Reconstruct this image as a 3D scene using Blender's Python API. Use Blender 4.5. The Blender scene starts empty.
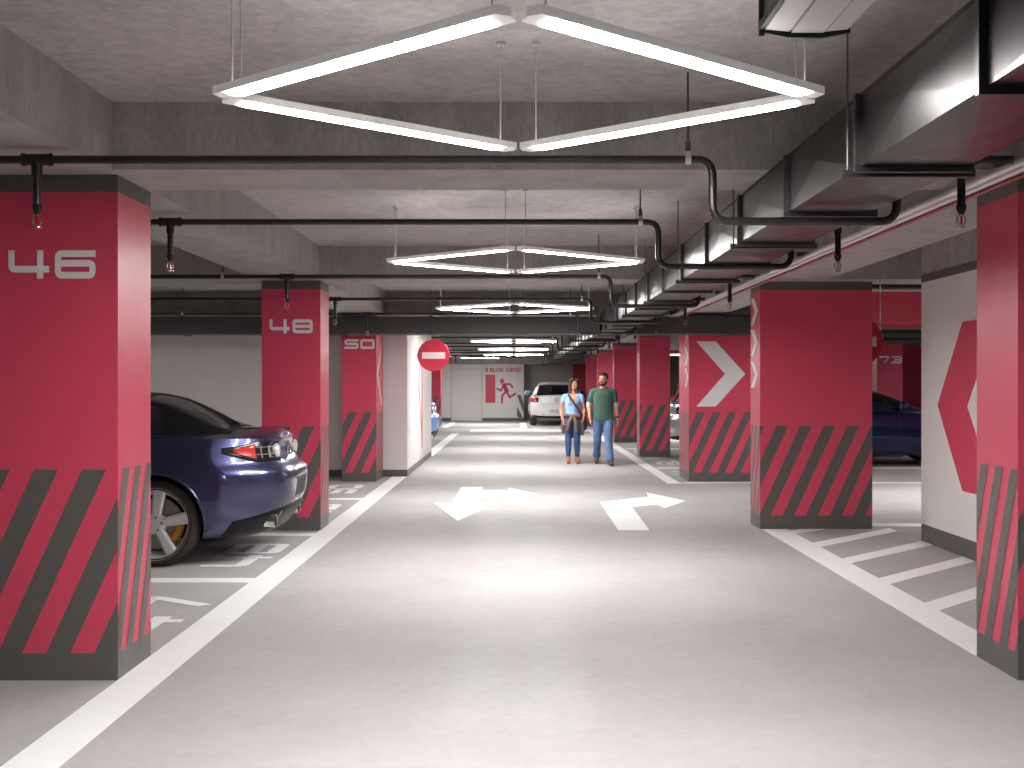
import bpy, bmesh, math, random
from mathutils import Vector, Matrix
import numpy as np
random.seed(4)
PI = math.pi
SC = bpy.context.scene
COL = SC.collection

# ------------------------------------------------------------------ materials
def lin(c):
    return tuple(((v/255)/12.92 if v/255 <= .04045 else ((v/255+.055)/1.055)**2.4) for v in c) + (1.0,)

def mat(name, rgb, rough=.5, metal=0.0, coat=0.0, spec=.5, var=0.0, vscale=3.0, vstretch=(1, 1, 1), bump=0.0,
        bscale=40.0, rvar=0.0, rscale=6.0, emit=0.0, speck=0.0):
    m = bpy.data.materials.new(name); m.use_nodes = True
    nt = m.node_tree; N = nt.nodes; L = nt.links
    b = N['Principled BSDF']
    col = lin(rgb)
    b.inputs['Base Color'].default_value = col
    b.inputs['Roughness'].default_value = rough
    b.inputs['Metallic'].default_value = metal
    b.inputs['Coat Weight'].default_value = coat
    b.inputs['Coat Roughness'].default_value = .06
    b.inputs['Specular IOR Level'].default_value = spec
    if emit:
        b.inputs['Emission Color'].default_value = (1, .99, .978, 1)
        b.inputs['Emission Strength'].default_value = emit
    if var or bump or rvar:
        tc = N.new('ShaderNodeTexCoord'); mp = N.new('ShaderNodeMapping')
        mp.inputs['Scale'].default_value = vstretch
        L.new(tc.outputs['Object'], mp.inputs['Vector'])
        def noise(scale, detail=6, rgh=.6):
            n = N.new('ShaderNodeTexNoise'); n.inputs['Scale'].default_value = scale
            n.inputs['Detail'].default_value = detail; n.inputs['Roughness'].default_value = rgh
            L.new(mp.outputs['Vector'], n.inputs['Vector']); return n
        if var:
            n = noise(vscale)
            mr = N.new('ShaderNodeMapRange'); mr.inputs['From Min'].default_value = .25; mr.inputs['From Max'].default_value = .75
            mr.inputs['To Min'].default_value = 1-var; mr.inputs['To Max'].default_value = 1+var
            L.new(n.outputs['Fac'], mr.inputs['Value'])
            out = mr.outputs['Result']
            if speck:
                n2 = noise(vscale*14, 3, .7)
                m2 = N.new('ShaderNodeMapRange'); m2.inputs['From Min'].default_value = .3; m2.inputs['From Max'].default_value = .7
                m2.inputs['To Min'].default_value = 1-speck; m2.inputs['To Max'].default_value = 1+speck*.6
                L.new(n2.outputs['Fac'], m2.inputs['Value'])
                mu = N.new('ShaderNodeMath'); mu.operation = 'MULTIPLY'
                L.new(out, mu.inputs[0]); L.new(m2.outputs['Result'], mu.inputs[1]); out = mu.outputs[0]
            vm = N.new('ShaderNodeVectorMath'); vm.operation = 'SCALE'
            vm.inputs[0].default_value = col[:3]
            L.new(out, vm.inputs['Scale']); L.new(vm.outputs['Vector'], b.inputs['Base Color'])
        if rvar:
            n = noise(rscale, 8, .65)
            mr = N.new('ShaderNodeMapRange'); mr.inputs['From Min'].default_value = .3; mr.inputs['From Max'].default_value = .7
            mr.inputs['To Min'].default_value = max(.02, rough-rvar); mr.inputs['To Max'].default_value = rough+rvar
            L.new(n.outputs['Fac'], mr.inputs['Value']); L.new(mr.outputs['Result'], b.inputs['Roughness'])
        if bump:
            n = noise(bscale, 5, .6)
            bp = N.new('ShaderNodeBump'); bp.inputs['Strength'].default_value = bump; bp.inputs['Distance'].default_value = .01
            L.new(n.outputs['Fac'], bp.inputs['Height']); L.new(bp.outputs['Normal'], b.inputs['Normal'])
    return m

M = {}
M['ceiling'] = mat('ceiling_concrete', (178, 171, 169), .85, var=.2, vscale=1.1, bump=.4, bscale=26, speck=.2)
M['beam'] = mat('beam_concrete', (164, 158, 155), .85, var=.2, vscale=4, vstretch=(1, 1, .35), bump=.3, bscale=35, speck=.18)
M['rough'] = mat('rough_concrete', (158, 151, 148), .9, var=.2, vscale=5, bump=.8, bscale=18, speck=.2)
M['floor'] = mat('floor_epoxy', (175, 172, 170), .36, spec=.045, var=.09, vscale=.9, speck=.05, bump=.16, bscale=13, rvar=.04, rscale=1.5)
def clear_sealer(m, fac, rough):
    """matt epoxy under a thin even sealer: the diffuse base mixed with a weak constant gloss"""
    nt = m.node_tree; N = nt.nodes; L = nt.links; b = N['Principled BSDF']
    b.inputs['Specular IOR Level'].default_value = 0; b.inputs['IOR'].default_value = 1.0
    df = N.new('ShaderNodeBsdfDiffuse'); g = N.new('ShaderNodeBsdfGlossy'); mx = N.new('ShaderNodeMixShader')
    src = b.inputs['Base Color'].links[0].from_socket
    L.new(src, df.inputs['Color']); g.inputs['Roughness'].default_value = rough; mx.inputs[0].default_value = fac
    if b.inputs['Normal'].is_linked:
        L.new(b.inputs['Normal'].links[0].from_socket, g.inputs['Normal'])
    L.new(df.outputs[0], mx.inputs[1]); L.new(g.outputs[0], mx.inputs[2])
    L.new(mx.outputs[0], N['Material Output'].inputs['Surface'])
clear_sealer(M['floor'], .022, .17)
M['line'] = mat('line_paint', (236, 235, 234), .5, spec=.02, var=.03, vscale=2)
M['white'] = mat('wall_white_paint', (222, 218, 215), .6, var=.025, vscale=1.2)
M['grey_wall'] = mat('wall_grey_paint', (176, 172, 169), .7, var=.05, vscale=1.0)
M['red'] = mat('red_paint', (206, 70, 96), .36, spec=.45, var=.03, vscale=2, bump=.02, bscale=25, rvar=.03, rscale=7)
M['deep_red'] = mat('bulkhead_red_paint', (176, 36, 62), .4, var=.04)
M['sign_red'] = mat('sign_red', (196, 42, 68), .35)
M['disc_red'] = mat('sign_disc_red', (172, 34, 56), .35)
M['sign_bar'] = mat('sign_bar_white', (196, 186, 186), .5)
M['dark'] = mat('charcoal_paint', (92, 89, 86), .38, spec=.5, var=.04, vscale=3, rvar=.08, rscale=9)
M['letter'] = mat('letter_white', (226, 222, 220), .5)
M['galv'] = mat('galvanised_steel', (84, 81, 81), .33, metal=1.0, var=.06, vscale=2.5, rvar=.06, rscale=4)
M['flange'] = mat('duct_flange_steel', (92, 90, 90), .45, metal=1.0)
M['black_duct'] = mat('painted_duct', (56, 54, 53), .55, var=.08, vscale=2)
M['pipe'] = mat('pipe_dark_steel', (62, 60, 60), .24, metal=.6)
M['rod'] = mat('rod_steel', (96, 92, 90), .4, metal=.7)
M['chrome'] = mat('chrome', (225, 225, 225), .12, metal=1.0)
M['brass'] = mat('sprinkler_metal', (205, 185, 165), .2, metal=1.0)
M['bulb_red'] = mat('sprinkler_bulb', (190, 20, 25), .1)
M['wire'] = mat('wire_light', (200, 196, 194), .4, metal=.5)
M['lamp_body'] = mat('lamp_housing_added_glow', (240, 236, 234), .4, emit=.04)  # faint emission added to the housing so its edges look brighter
M['added_glow'] = mat('added_ceiling_glow', (255, 252, 250), .5, emit=2.3)  # unseen emitter added on the bars to brighten the ceiling around them
M['glow'] = mat('lamp_diffuser', (255, 252, 250), .5, emit=44.0)
M['glow_batten'] = mat('batten_diffuser', (255, 252, 250), .5, emit=150.0)
M['panel_grey'] = mat('unit_panel_grey', (196, 190, 187), .5)
M['black'] = mat('black_metal', (26, 25, 25), .5)
M['conduit'] = mat('conduit_light', (215, 205, 203), .3, metal=.3)
M['conduit_red'] = mat('conduit_red', (150, 30, 45), .4)
M['cp_blue'] = mat('car_paint_blue', (62, 64, 100), .3, metal=.85, coat=1.0)
M['cp_navy'] = mat('car_paint_navy', (30, 34, 80), .3, metal=.7, coat=1.0)
M['cp_white'] = mat('car_paint_white', (226, 224, 224), .3, coat=1.0)
M['cp_silver'] = mat('car_paint_silver', (176, 176, 180), .3, metal=.7, coat=1.0)
M['cp_sky'] = mat('car_paint_sky', (120, 160, 215), .3, metal=.4, coat=1.0)
M['glass'] = mat('car_glass', (14, 15, 24), .05, spec=.7, coat=.4)
M['glass_blue'] = mat('mirror_glass', (90, 130, 165), .08, metal=.6)
M['trim_black'] = mat('trim_black', (16, 16, 17), .4, spec=.2)
M['rubber'] = mat('tyre_rubber', (56, 47, 42), .75, bump=.4, bscale=60)
M['alloy'] = mat('alloy_rim', (208, 206, 204), .3, metal=.35)
M['disc'] = mat('brake_disc', (150, 145, 140), .35, metal=.9)
M['caliper'] = mat('brake_caliper', (168, 112, 26), .4)
M['tail_red'] = mat('tail_lens_red', (205, 44, 44), .12, coat=.6)
M['tail_dark'] = mat('tail_housing_dark', (30, 26, 28), .15)
M['tail_clear'] = mat('tail_lens_clear', (214, 208, 205), .15, metal=.3)
M['plate'] = mat('number_plate_white', (186, 184, 182), .4)
M['skin'] = mat('skin', (196, 138, 112), .5)
M['hair_brown'] = mat('hair_brown', (58, 36, 26), .5, bump=.6, bscale=60)
M['hair_dark'] = mat('hair_dark', (42, 28, 22), .55, bump=.6, bscale=60)
M['shirt_green'] = mat('shirt_green', (62, 92, 82), .85, var=.08, vscale=9, bump=.3, bscale=25)
M['sleeve_grey'] = mat('sleeve_grey', (184, 182, 178), .85, var=.06, vscale=20)
M['jeans_light'] = mat('jeans_light', (92, 116, 154), .85, var=.34, vscale=7, vstretch=(1, 1, .6), bump=1.0, bscale=16)
M['jeans_dark'] = mat('jeans_dark', (56, 84, 126), .85, var=.34, vscale=8, vstretch=(1, 1, .6), bump=1.0, bscale=16)
M['shirt_blue'] = mat('shirt_blue', (142, 178, 216), .8, var=.06, vscale=9, bump=.3, bscale=25)
M['cardigan'] = mat('cardigan_brown', (112, 88, 76), .9, var=.12, vscale=10, bump=.5, bscale=30)
M['leather'] = mat('leather_tan', (158, 98, 66), .5)
M['shoe_brown'] = mat('shoe_brown', (92, 62, 44), .55)
M['bag_black'] = mat('bag_black', (40, 36, 36), .55)
M['eye'] = mat('eye_dark', (25, 18, 15), .2)
M['lip'] = mat('lip', (165, 84, 76), .5)

# ------------------------------------------------------------------ mesh helpers
class MB:
    def __init__(s): s.v = []; s.f = []; s.m = []; s.mats = []
    def mi(s, m):
        m = M[m] if isinstance(m, str) else m
        if m not in s.mats: s.mats.append(m)
        return s.mats.index(m)
    def add(s, vs, fs, m):
        k = len(s.v); i = s.mi(m)
        s.v += [tuple(v) for v in vs]
        s.f += [tuple(k+j for j in f) for f in fs]; s.m += [i]*len(fs)
        return s
    def box(s, a, b, m):
        (x0, y0, z0), (x1, y1, z1) = a, b
        vs = [(x, y, z) for z in (z0, z1) for y in (y0, y1) for x in (x0, x1)]
        return s.add(vs, [(0, 2, 3, 1), (4, 5, 7, 6), (0, 1, 5, 4), (2, 6, 7, 3), (0, 4, 6, 2), (1, 3, 7, 5)], m)
    def prism(s, pts, m, origin, ux, uy, n, depth):
        """polygon pts (2-D) on the frame origin/ux/uy, extruded by depth along n"""
        o, ux, uy, n = Vector(origin), Vector(ux), Vector(uy), Vector(n)
        area = sum(pts[i][0]*pts[(i+1) % len(pts)][1]-pts[(i+1) % len(pts)][0]*pts[i][1] for i in range(len(pts)))
        if (area > 0) != (ux.cross(uy).dot(n) > 0): pts = list(reversed(pts))
        k = len(pts)
        lo = [o+ux*p[0]+uy*p[1] for p in pts]; hi = [q+n*depth for q in lo]
        fs = [tuple(range(k, 2*k)), tuple(reversed(range(k)))] + [(i, (i+1) % k, k+(i+1) % k, k+i) for i in range(k)]
        return s.add(lo+hi, fs, m)
    def tube(s, pts, r, m, seg=14, cap=True):
        pts = [Vector(p) for p in pts]; n = len(pts)
        rr = r if isinstance(r, (list, tuple)) else [r]*n
        t0 = (pts[1]-pts[0]).normalized()
        up = Vector((0, 0, 1)) if abs(t0.z) < .9 else Vector((1, 0, 0))
        a = t0.cross(up).normalized(); vs = []; fs = []
        for i, p in enumerate(pts):
            t = (pts[min(i+1, n-1)]-pts[max(i-1, 0)]).normalized()
            a = (a-t*a.dot(t)).normalized(); b = t.cross(a)
            for j in range(seg):
                w = 2*PI*j/seg
                vs.append(p+(a*math.cos(w)+b*math.sin(w))*rr[i])
        for i in range(n-1):
            for j in range(seg):
                q = (j+1) % seg
                fs.append((i*seg+j, i*seg+q, (i+1)*seg+q, (i+1)*seg+j))
        if cap: fs += [tuple(reversed(range(seg))), tuple(range((n-1)*seg, n*seg))]
        return s.add(vs, fs, m)
    def lathe(s, prof, m, c=(0, 0, 0), axis='z', seg=40, closed=False):
        vs = []; fs = []; n = len(prof)
        for j in range(seg):
            w = 2*PI*j/seg; cs, sn = math.cos(w), math.sin(w)
            for r, h in prof:
                p = {'z': (r*cs, r*sn, h), 'y': (r*cs, h, r*sn), 'x': (h, r*cs, r*sn)}[axis]
                vs.append((p[0]+c[0], p[1]+c[1], p[2]+c[2]))
        for j in range(seg):
            q = (j+1) % seg
            for i in range(n if closed else n-1):
                k = (i+1) % n
                fs.append((j*n+i, q*n+i, q*n+k, j*n+k))
        return s.add(vs, fs, m)
    def ball(s, c, r, m, nu=16, nv=10):
        rx, ry, rz = r if isinstance(r, (tuple, list)) else (r, r, r)
        vs = [(c[0], c[1], c[2]-rz)]; fs = []
        for i in range(1, nv):
            a = -PI/2+PI*i/nv
            for j in range(nu):
                w = 2*PI*j/nu
                vs.append((c[0]+rx*math.cos(a)*math.cos(w), c[1]+ry*math.cos(a)*math.sin(w), c[2]+rz*math.sin(a)))
        vs.append((c[0], c[1], c[2]+rz)); top = len(vs)-1
        for j in range(nu):
            q = (j+1) % nu
            fs.append((0, 1+q, 1+j)); fs.append((top, top-nu+j, top-nu+q))
            for i in range(nv-2):
                fs.append((1+i*nu+j, 1+i*nu+q, 1+(i+1)*nu+q, 1+(i+1)*nu+j))
        return s.add(vs, fs, m)
    def build(s, name, parent=None, smooth=False, angle=35, fix=True):
        me = bpy.data.meshes.new(name)
        me.from_pydata(s.v, [], s.f)
        for m in s.mats: me.materials.append(m)
        me.polygons.foreach_set('material_index', s.m)
        if fix:
            bm = bmesh.new(); bm.from_mesh(me); bmesh.ops.recalc_face_normals(bm, faces=bm.faces); bm.to_mesh(me); bm.free()
        if smooth: shade(me, angle)
        return link(name, me, parent)

def shade(me, angle=35):
    me.polygons.foreach_set('use_smooth', [True]*len(me.polygons))
    if angle < 180: me.set_sharp_from_angle(angle=math.radians(angle))
    me.update()

def link(name, data, parent=None):
    o = bpy.data.objects.new(name, data); COL.objects.link(o)
    if parent is not None: o.parent = parent
    return o

def tag(o, label=None, cat=None, group=None, kind=None):
    if label: o['label'] = label
    if cat: o['category'] = cat
    if group: o['group'] = group
    if kind: o['kind'] = kind
    return o

def empty(name, loc, rz=0.0):
    o = link(name, None); o.location = loc; o.rotation_euler = (0, 0, rz); o.empty_display_size = .2
    return o

KIDS = {}
def copy_tree(o, parent=None):
    c = o.copy(); COL.objects.link(c)
    if parent is not None: c.parent = parent
    for ch in [x for x in bpy.data.objects if x.parent == o]: copy_tree(ch, c)
    return c

def baked(o, name=None):
    """the object's evaluated mesh (modifiers applied); removes the source object"""
    bpy.context.view_layer.update()
    dg = bpy.context.evaluated_depsgraph_get()
    me = bpy.data.meshes.new_from_object(o.evaluated_get(dg))
    bpy.data.objects.remove(o)
    return me

def fillet(pts, r, k=6):
    pts = [Vector(p) for p in pts]; out = [pts[0]]
    for a, b, c in zip(pts, pts[1:], pts[2:]):
        u = (a-b).normalized(); v = (c-b).normalized()
        for i in range(k+1):
            t = i/k
            out.append((b+u*r)*(1-t)**2+b*2*t*(1-t)+(b+v*r)*t*t)
    out.append(pts[-1]); return out

# ------------------------------------------------------------------ setting
H_SLAB, H_BEAM = 2.895, 2.56
GRID = [5.82+5.94*k for k in range(8)]           # front faces of the column rows
XL, XR, Y0, Y1 = -7.6, 14.0, -3.0, 47.6

def struct(name, mb, **kw):
    return tag(mb.build(name, **kw), kind='structure')

struct('floor', MB().box((XL, Y0, -.2), (XR, Y1, 0), 'floor'))
struct('ceiling', MB().box((XL, Y0, H_SLAB), (XR, Y1, H_SLAB+.2), 'ceiling'))
struct('wall_left', MB().box((XL-.2, Y0, 0), (XL, Y1, H_SLAB), 'white'))
struct('wall_right', MB().box((XR, Y0, 0), (XR+.2, Y1, H_SLAB), 'white'))
struct('wall_front', MB().box((XL, Y0-.2, 0), (XR, Y0, H_SLAB), 'white'))
struct('wall_back', MB().box((.28, 47.4, 0), (XR, 47.6, H_SLAB), 'grey_wall'))

# concrete beams: two along the lane, the rest across on the column grid
for nm, x0, x1 in (('beam_left', -2.64, -2.0), ('beam_right', 2.47, 3.13), ('beam_far_right', 7.4, 8.0)):
    struct(nm, MB().box((x0, Y0, H_BEAM), (x1, 47.4, H_SLAB), 'beam'))
for y in [-.1]+GRID[:7]:
    mb = MB()
    for x0, x1 in ((XL, -2.64), (-2.0, 2.47), (3.13, 7.4), (8.0, XR)):
        mb.box((x0, y-.13, H_BEAM), (x1, y+.46, H_SLAB), 'beam')
    struct('cross_beam', mb)
struct('beam_end', MB().box((XL, 46.0, 2.3), (XR, 47.4, H_BEAM), 'beam'))

def wall_block(name, x0, x1, y0, y1, top, mats):
    """white painted block: charcoal skirting, white field, charcoal band, bare concrete above"""
    mb = MB(); prev = 0
    for z, m in mats:
        mb.box((x0, y0, prev), (x1, y1, z), m); prev = z
    return struct(name, mb)
pl = wall_block('partition_wall', XL, -1.78, 18.65, 23.9, H_SLAB, [(.11, 'dark'), (H_BEAM, 'white'), (H_SLAB, 'white')])
pr = wall_block('partition_wall', 3.875, 4.5, 2.0, 11.02, H_SLAB, [(.165, 'dark'), (2.468, 'white'), (2.545, 'dark'), (H_SLAB, 'rough')])
hexa = [(-.59, 0), (-.0, .737), (1.1, .737), (1.69, 0), (1.1, -.737), (0, -.737)]
def chev(w, h, t, d=1):      # "<" for d=1
    return [(0, 0), (w, h), (w+t, h), (t, 0), (w+t, -h), (w, -h)] if d == 1 else [(0, 0), (-w, h), (-w-t, h), (-t, 0), (-w-t, -h), (-w, -h)]
# hexagon with arrow on the right block (face looks towards -x; local u runs towards the camera)
mb = MB().prism(hexa, 'red', (3.875, 10.0, 1.306), (0, -1, 0), (0, 0, 1), (-1, 0, 0), .003); mb.build('wall_hexagon', pr)
mb = MB().prism([(.12, 0), (.5, .45), (.5, .2), (1.3, .2), (1.3, -.2), (.5, -.2), (.5, -.45)], 'letter', (3.871, 10.0, 1.306), (0, -1, 0), (0, 0, 1), (-1, 0, 0), .003)
mb.build('wall_arrow', pr)
# slim red chevron and upright stripe on the left block
mb = MB().prism([(0, 0), (.8, -1.05), (.86, -1.05), (.16, .0), (.86, 1.05), (.8, 1.05)], 'red', (-1.78, 20.75, 1.5), (0, 1, 0), (0, 0, 1), (1, 0, 0), .003); mb.build('wall_chevron', pl)
mb = MB().prism([(0, -1.2), (.2, -1.2), (.2, .95), (0, .95)], 'red', (-1.78, 21.45, 1.5), (0, 1, 0), (0, 0, 1), (1, 0, 0), .003); mb.build('wall_stripe', pl)

# end wall of the lane with its door and painted pictogram
wb = MB()
DX0, DX1, DZ = -2.68, -1.40, 2.09
wb.box((XL, 46.5, 0), (DX0, 46.7, .13), 'dark').box((XL, 46.5, .13), (DX0, 46.7, 2.32), 'white')
wb.box((DX1, 46.5, 0), (.28, 46.7, .13), 'dark').box((DX1, 46.5, .13), (.28, 46.7, 2.32), 'white')
wb.box((DX0, 46.5, 2.3), (DX1, 46.7, 2.32), 'white')
wend = struct('wall_end', wb)
struct('wall_return', MB().box((.2, 46.7, 0), (.28, 47.4, 2.3), 'grey_wall'))
d = MB().box((DX0+.03, 46.52, .02), (DX1-.03, 46.6, DZ), 'white')
door = struct('door_1', d)
d = MB()
d.box((DX0, 46.49, 0), (DX0+.03, 46.68, 2.3), 'grey_wall').box((DX1-.03, 46.49, 0), (DX1, 46.68, 2.3), 'grey_wall').box((DX0+.03, 46.5, DZ), (DX1-.03, 46.66, DZ+.02), 'grey_wall')
d.box((DX0+.03, 46.53, DZ+.02), (DX1-.03, 46.6, 2.3), 'white')
d.build('door_frame', door)
d = MB().tube([(-1.56, 46.52, 1.02), (-1.56, 46.46, 1.02), (-1.70, 46.46, 1.02)], .012, 'chrome').lathe([(0, 0), (.03, 0), (.03, .01), (0, .01)], 'chrome', (-1.56, 46.51, 1.02), 'y', 16)
d.build('door_handle', door, smooth=True)

def on_wall(mb, pts, m, y=46.5):
    mb.prism(pts, m, (0, y, 0), (1, 0, 0), (0, 0, 1), (0, -1, 0), .004)
mb = MB(); on_wall(mb, [(-1.274, .74), (-.877, .74), (-.877, 1.876), (-1.274, 1.876)], 'sign_red')
mb.build('painted_door', wend)
def px(p):                                        # pictogram sketch units -> wall metres
    return (-.877+(p[0]-610)*.00632, 1.876-(p[1]-350)*.00632)
def limb(mb, pts, w):
    P = [Vector(px(p)) for p in pts]
    for a, b in zip(P, P[1:]):
        t = (b-a).normalized(); n = Vector((-t.y, t.x))*w/2; a2 = a-t*w*.2; b2 = b+t*w*.2
        on_wall(mb, [tuple(a2+n), tuple(b2+n), tuple(b2-n), tuple(a2-n)], 'sign_red')
mb = MB()
cx, cz = px((653, 390)); on_wall(mb, [(cx+.085*math.cos(2*PI*k/20), cz+.105*math.sin(2*PI*k/20)) for k in range(20)], 'sign_red')
limb(mb, [(664, 412), (684, 458)], .17)
limb(mb, [(668, 410), (705, 410), (722, 432)], .075)
limb(mb, [(662, 420), (645, 452), (620, 438)], .07)
limb(mb, [(680, 455), (655, 482), (652, 530)], .085)
limb(mb, [(684, 460), (702, 495), (740, 470)], .085)
mb.build('running_figure', wend)

def text_mesh(txt, size, m, bold=.0):
    cu = bpy.data.curves.new('lettering', 'FONT'); cu.body = txt; cu.size = size; cu.align_x = 'CENTER'; cu.align_y = 'CENTER'
    cu.offset = bold; cu.extrude = .002
    o = link('lettering', cu); me = baked(o)
    me.materials.clear(); me.materials.append(M[m]); return me
tx = link('wall_lettering', text_mesh('B BLOK GIRI\u015eI', .225, 'sign_red', .006), wend)
tx.rotation_euler = (PI/2, 0, 0); tx.location = (-.57, 46.497, 2.06)
mb = MB()
on_wall(mb, [(.0, 1.06), (.14, 1.06), (.275, .70), (.275, .30)], 'dark')
on_wall(mb, [(.0, .58), (.0, .20), (.06, .14), (.24, .14)], 'dark')
mb.build('hazard_stripes', wend)

# ------------------------------------------------------------------ digits (wide squared techno numerals), unit height 1
def seg_rect(a, b): return [(a[0], a[1]), (b[0], a[1]), (b[0], b[1]), (a[0], b[1])]
W_, T = 1.55, .235
def cut(pts, r=.17, which=()):
    """chamfer-round the listed corner numbers"""
    out = []; n = len(pts)
    for i, p in enumerate(pts):
        if i in which:
            p = Vector(p); a = Vector(pts[i-1]); b = Vector(pts[(i+1) % n])
            u = (a-p).normalized()*r; v = (b-p).normalized()*r
            for k in range(5):
                t = k/4; q = (p+u)*(1-t)**2+p*2*t*(1-t)+(p+v)*t*t; out.append((q.x, q.y))
        else: out.append(p)
    return out
def poly_stroke(path, t=T, r=.17):
    return ('stroke', path, t)
S = W_
def glyph(ch):
    """list of polygons (some strokes expressed as bars)"""
    h = T/2; x0, x1, y0, y1, ym = h, S-h, h, 1-h, .5
    P = {
        '0': [(x0, ym), (x0, y1), (x1, y1), (x1, y0), (x0, y0), (x0, ym)],
        '3': [(0, y1), (x1, y1), (x1, y0), (0, y0)],
        '4': [(x0, 1), (x0, .33), (S, .33)],
        '5': [(S, y1), (x0, y1), (x0, .52), (x1, .52), (x1, y0), (0, y0)],
        '6': [(S, y1), (x0, y1), (x0, y0), (x1, y0), (x1, .54), (x0, .54)],
        '7': [(0, y1), (x1, y1), (S*.45, 0)],
        '8': [(x0, ym), (x0, y1), (x1, y1), (x1, y0), (x0, y0), (x0, ym), (x1, ym)],
        '9': [(0, y0), (x1, y0), (x1, y1), (x0, y1), (x0, .46), (x1, .46)],
        '2': [(0, y1), (x1, y1), (x1, .5), (x0, .5), (x0, y0), (S, y0)],
    }[ch]
    paths = [P]
    if ch == '4': paths.append([(S*.78, 1), (S*.78, 0)])
    if ch == '3': paths.append([(S*.25, ym), (x1, ym)])
    return paths
def stroke_mesh(path, t=T, r=.15, k=5):
    """ribbon polygons (quads) following a path with rounded corners"""
    V = [Vector(p) for p in path]; closed = (V[0]-V[-1]).length < 1e-6
    pts = [V[0]]
    for a, b, c in zip(V, V[1:], V[2:]):
        u = (a-b); v = (c-b); rr = min(r, u.length*.5, v.length*.5); u.normalize(); v.normalize()
        if abs(u.dot(v)) > .999: pts.append(b); continue
        for i in range(k+1):
            q = i/k; pts.append((b+u*rr)*(1-q)**2+b*2*q*(1-q)+(b+v*rr)*q*q)
    pts.append(V[-1])
    L_, R_ = [], []
    n = len(pts)
    for i, p in enumerate(pts):
        if closed and i in (0, n-1): tg = (pts[1]-pts[-2])
        else: tg = pts[min(i+1, n-1)]-pts[max(i-1, 0)]
        tg.normalize(); nn = Vector((-tg.y, tg.x))*t/2
        L_.append(p+nn); R_.append(p-nn)
    return [[tuple(L_[i]), tuple(L_[i+1]), tuple(R_[i+1]), tuple(R_[i])] for i in range(n-1)]
def number(mb, txt, h, m, origin, ux, uy, n, t=.003, gap=.22, aspect=1.0):
    """digits centred on origin, text running along ux, tops towards uy"""
    tot = len(txt)*S+(len(txt)-1)*gap; x = -tot/2; t0 = t
    ux = Vector(ux)*h*aspect; uy = Vector(uy)*h; o = Vector(origin); nn = Vector(n)
    for ch in txt:
        qn = 0
        for path in glyph(ch):
            for q in stroke_mesh(path):
                qn += 1; t += .00008
                vs = [o+ux*(p[0]+x)+uy*(p[1]-.5)+nn*t for p in q]
                if (vs[1]-vs[0]).cross(vs[3]-vs[0]).dot(nn) < 0: vs.reverse()
                mb.add(vs, [(0, 1, 2, 3)], m)
        x += S+gap; t = t0
    return mb

# ------------------------------------------------------------------ columns
Z_BASE, Z_STR, Z_RED = .1385, 1.067, 2.472
PER, SL = .2437, .459
def clip_x(poly, a, b):
    for lim, sgn in ((a, 1), (b, -1)):
        out = []
        for i, p in enumerate(poly):
            q = poly[(i+1) % len(poly)]
            ip, iq = sgn*(p[0]-lim) >= -1e-9, sgn*(q[0]-lim) >= -1e-9
            if ip: out.append(p)
            if ip != iq:
                t = (lim-p[0])/(q[0]-p[0]); out.append((lim, p[1]+t*(q[1]-p[1])))
        poly = out
        if len(poly) < 3: return []
    return poly
def stripes(mb, width, off, origin, ux, n, k_=1.0):
    """charcoal slanted bars on one column face; off = left edge of a bar at the top"""
    hgt = Z_STR-Z_BASE; sh = SL*hgt*k_; PER = .2437*k_
    k0 = math.floor((-off)/PER)-1
    for k in range(k0, k0+int((width+sh)/PER)+4):
        x = off+k*PER
        poly = clip_x([(x, hgt), (x+PER/2, hgt), (x+PER/2-sh, 0), (x-sh, 0)], 0, width)
        if len(poly) >= 3:
            o = Vector(origin); u = Vector(ux); vs = [o+u*p[0]+Vector((0, 0, p[1]))+Vector(n)*.002 for p in poly]
            if (vs[1]-vs[0]).cross(vs[2]-vs[0]).dot(Vector(n)) < 0: vs.reverse()
            mb.add(vs, [tuple(range(len(vs)))], 'dark')
def column(x0, x1, y, label, off=None, dep=.52, red='red'):
    mb = MB(); y1 = y+dep
    for a, b, m in ((0, Z_BASE, 'dark'), (Z_BASE, Z_RED, red), (Z_RED, H_BEAM-.002, 'dark')):
        mb.box((x0, y, a), (x1, y1, b), m)
    w = x1-x0
    off = w-.18 if off is None else off
    stripes(mb, w, off, (x0, y, Z_BASE), (1, 0, 0), (0, -1, 0))
    stripes(mb, dep, .08, (x1, y, Z_BASE), (0, 1, 0), (1, 0, 0), .76)
    stripes(mb, dep, .06, (x0, y1, Z_BASE), (0, -1, 0), (-1, 0, 0), .78)
    stripes(mb, w, off, (x1, y1, Z_BASE), (-1, 0, 0), (0, 1, 0))
    o = mb.build('parking_column', fix=False)
    return tag(o, label, 'column', 'red parking columns', 'thing')
def col_number(o, txt, x, y, z, h=.143):
    number(MB(), txt, h, 'letter', (x, y, z), (1, 0, 0), (0, 0, 1), (0, -1, 0), aspect=.93).build('column_number', o, fix=False)

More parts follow.
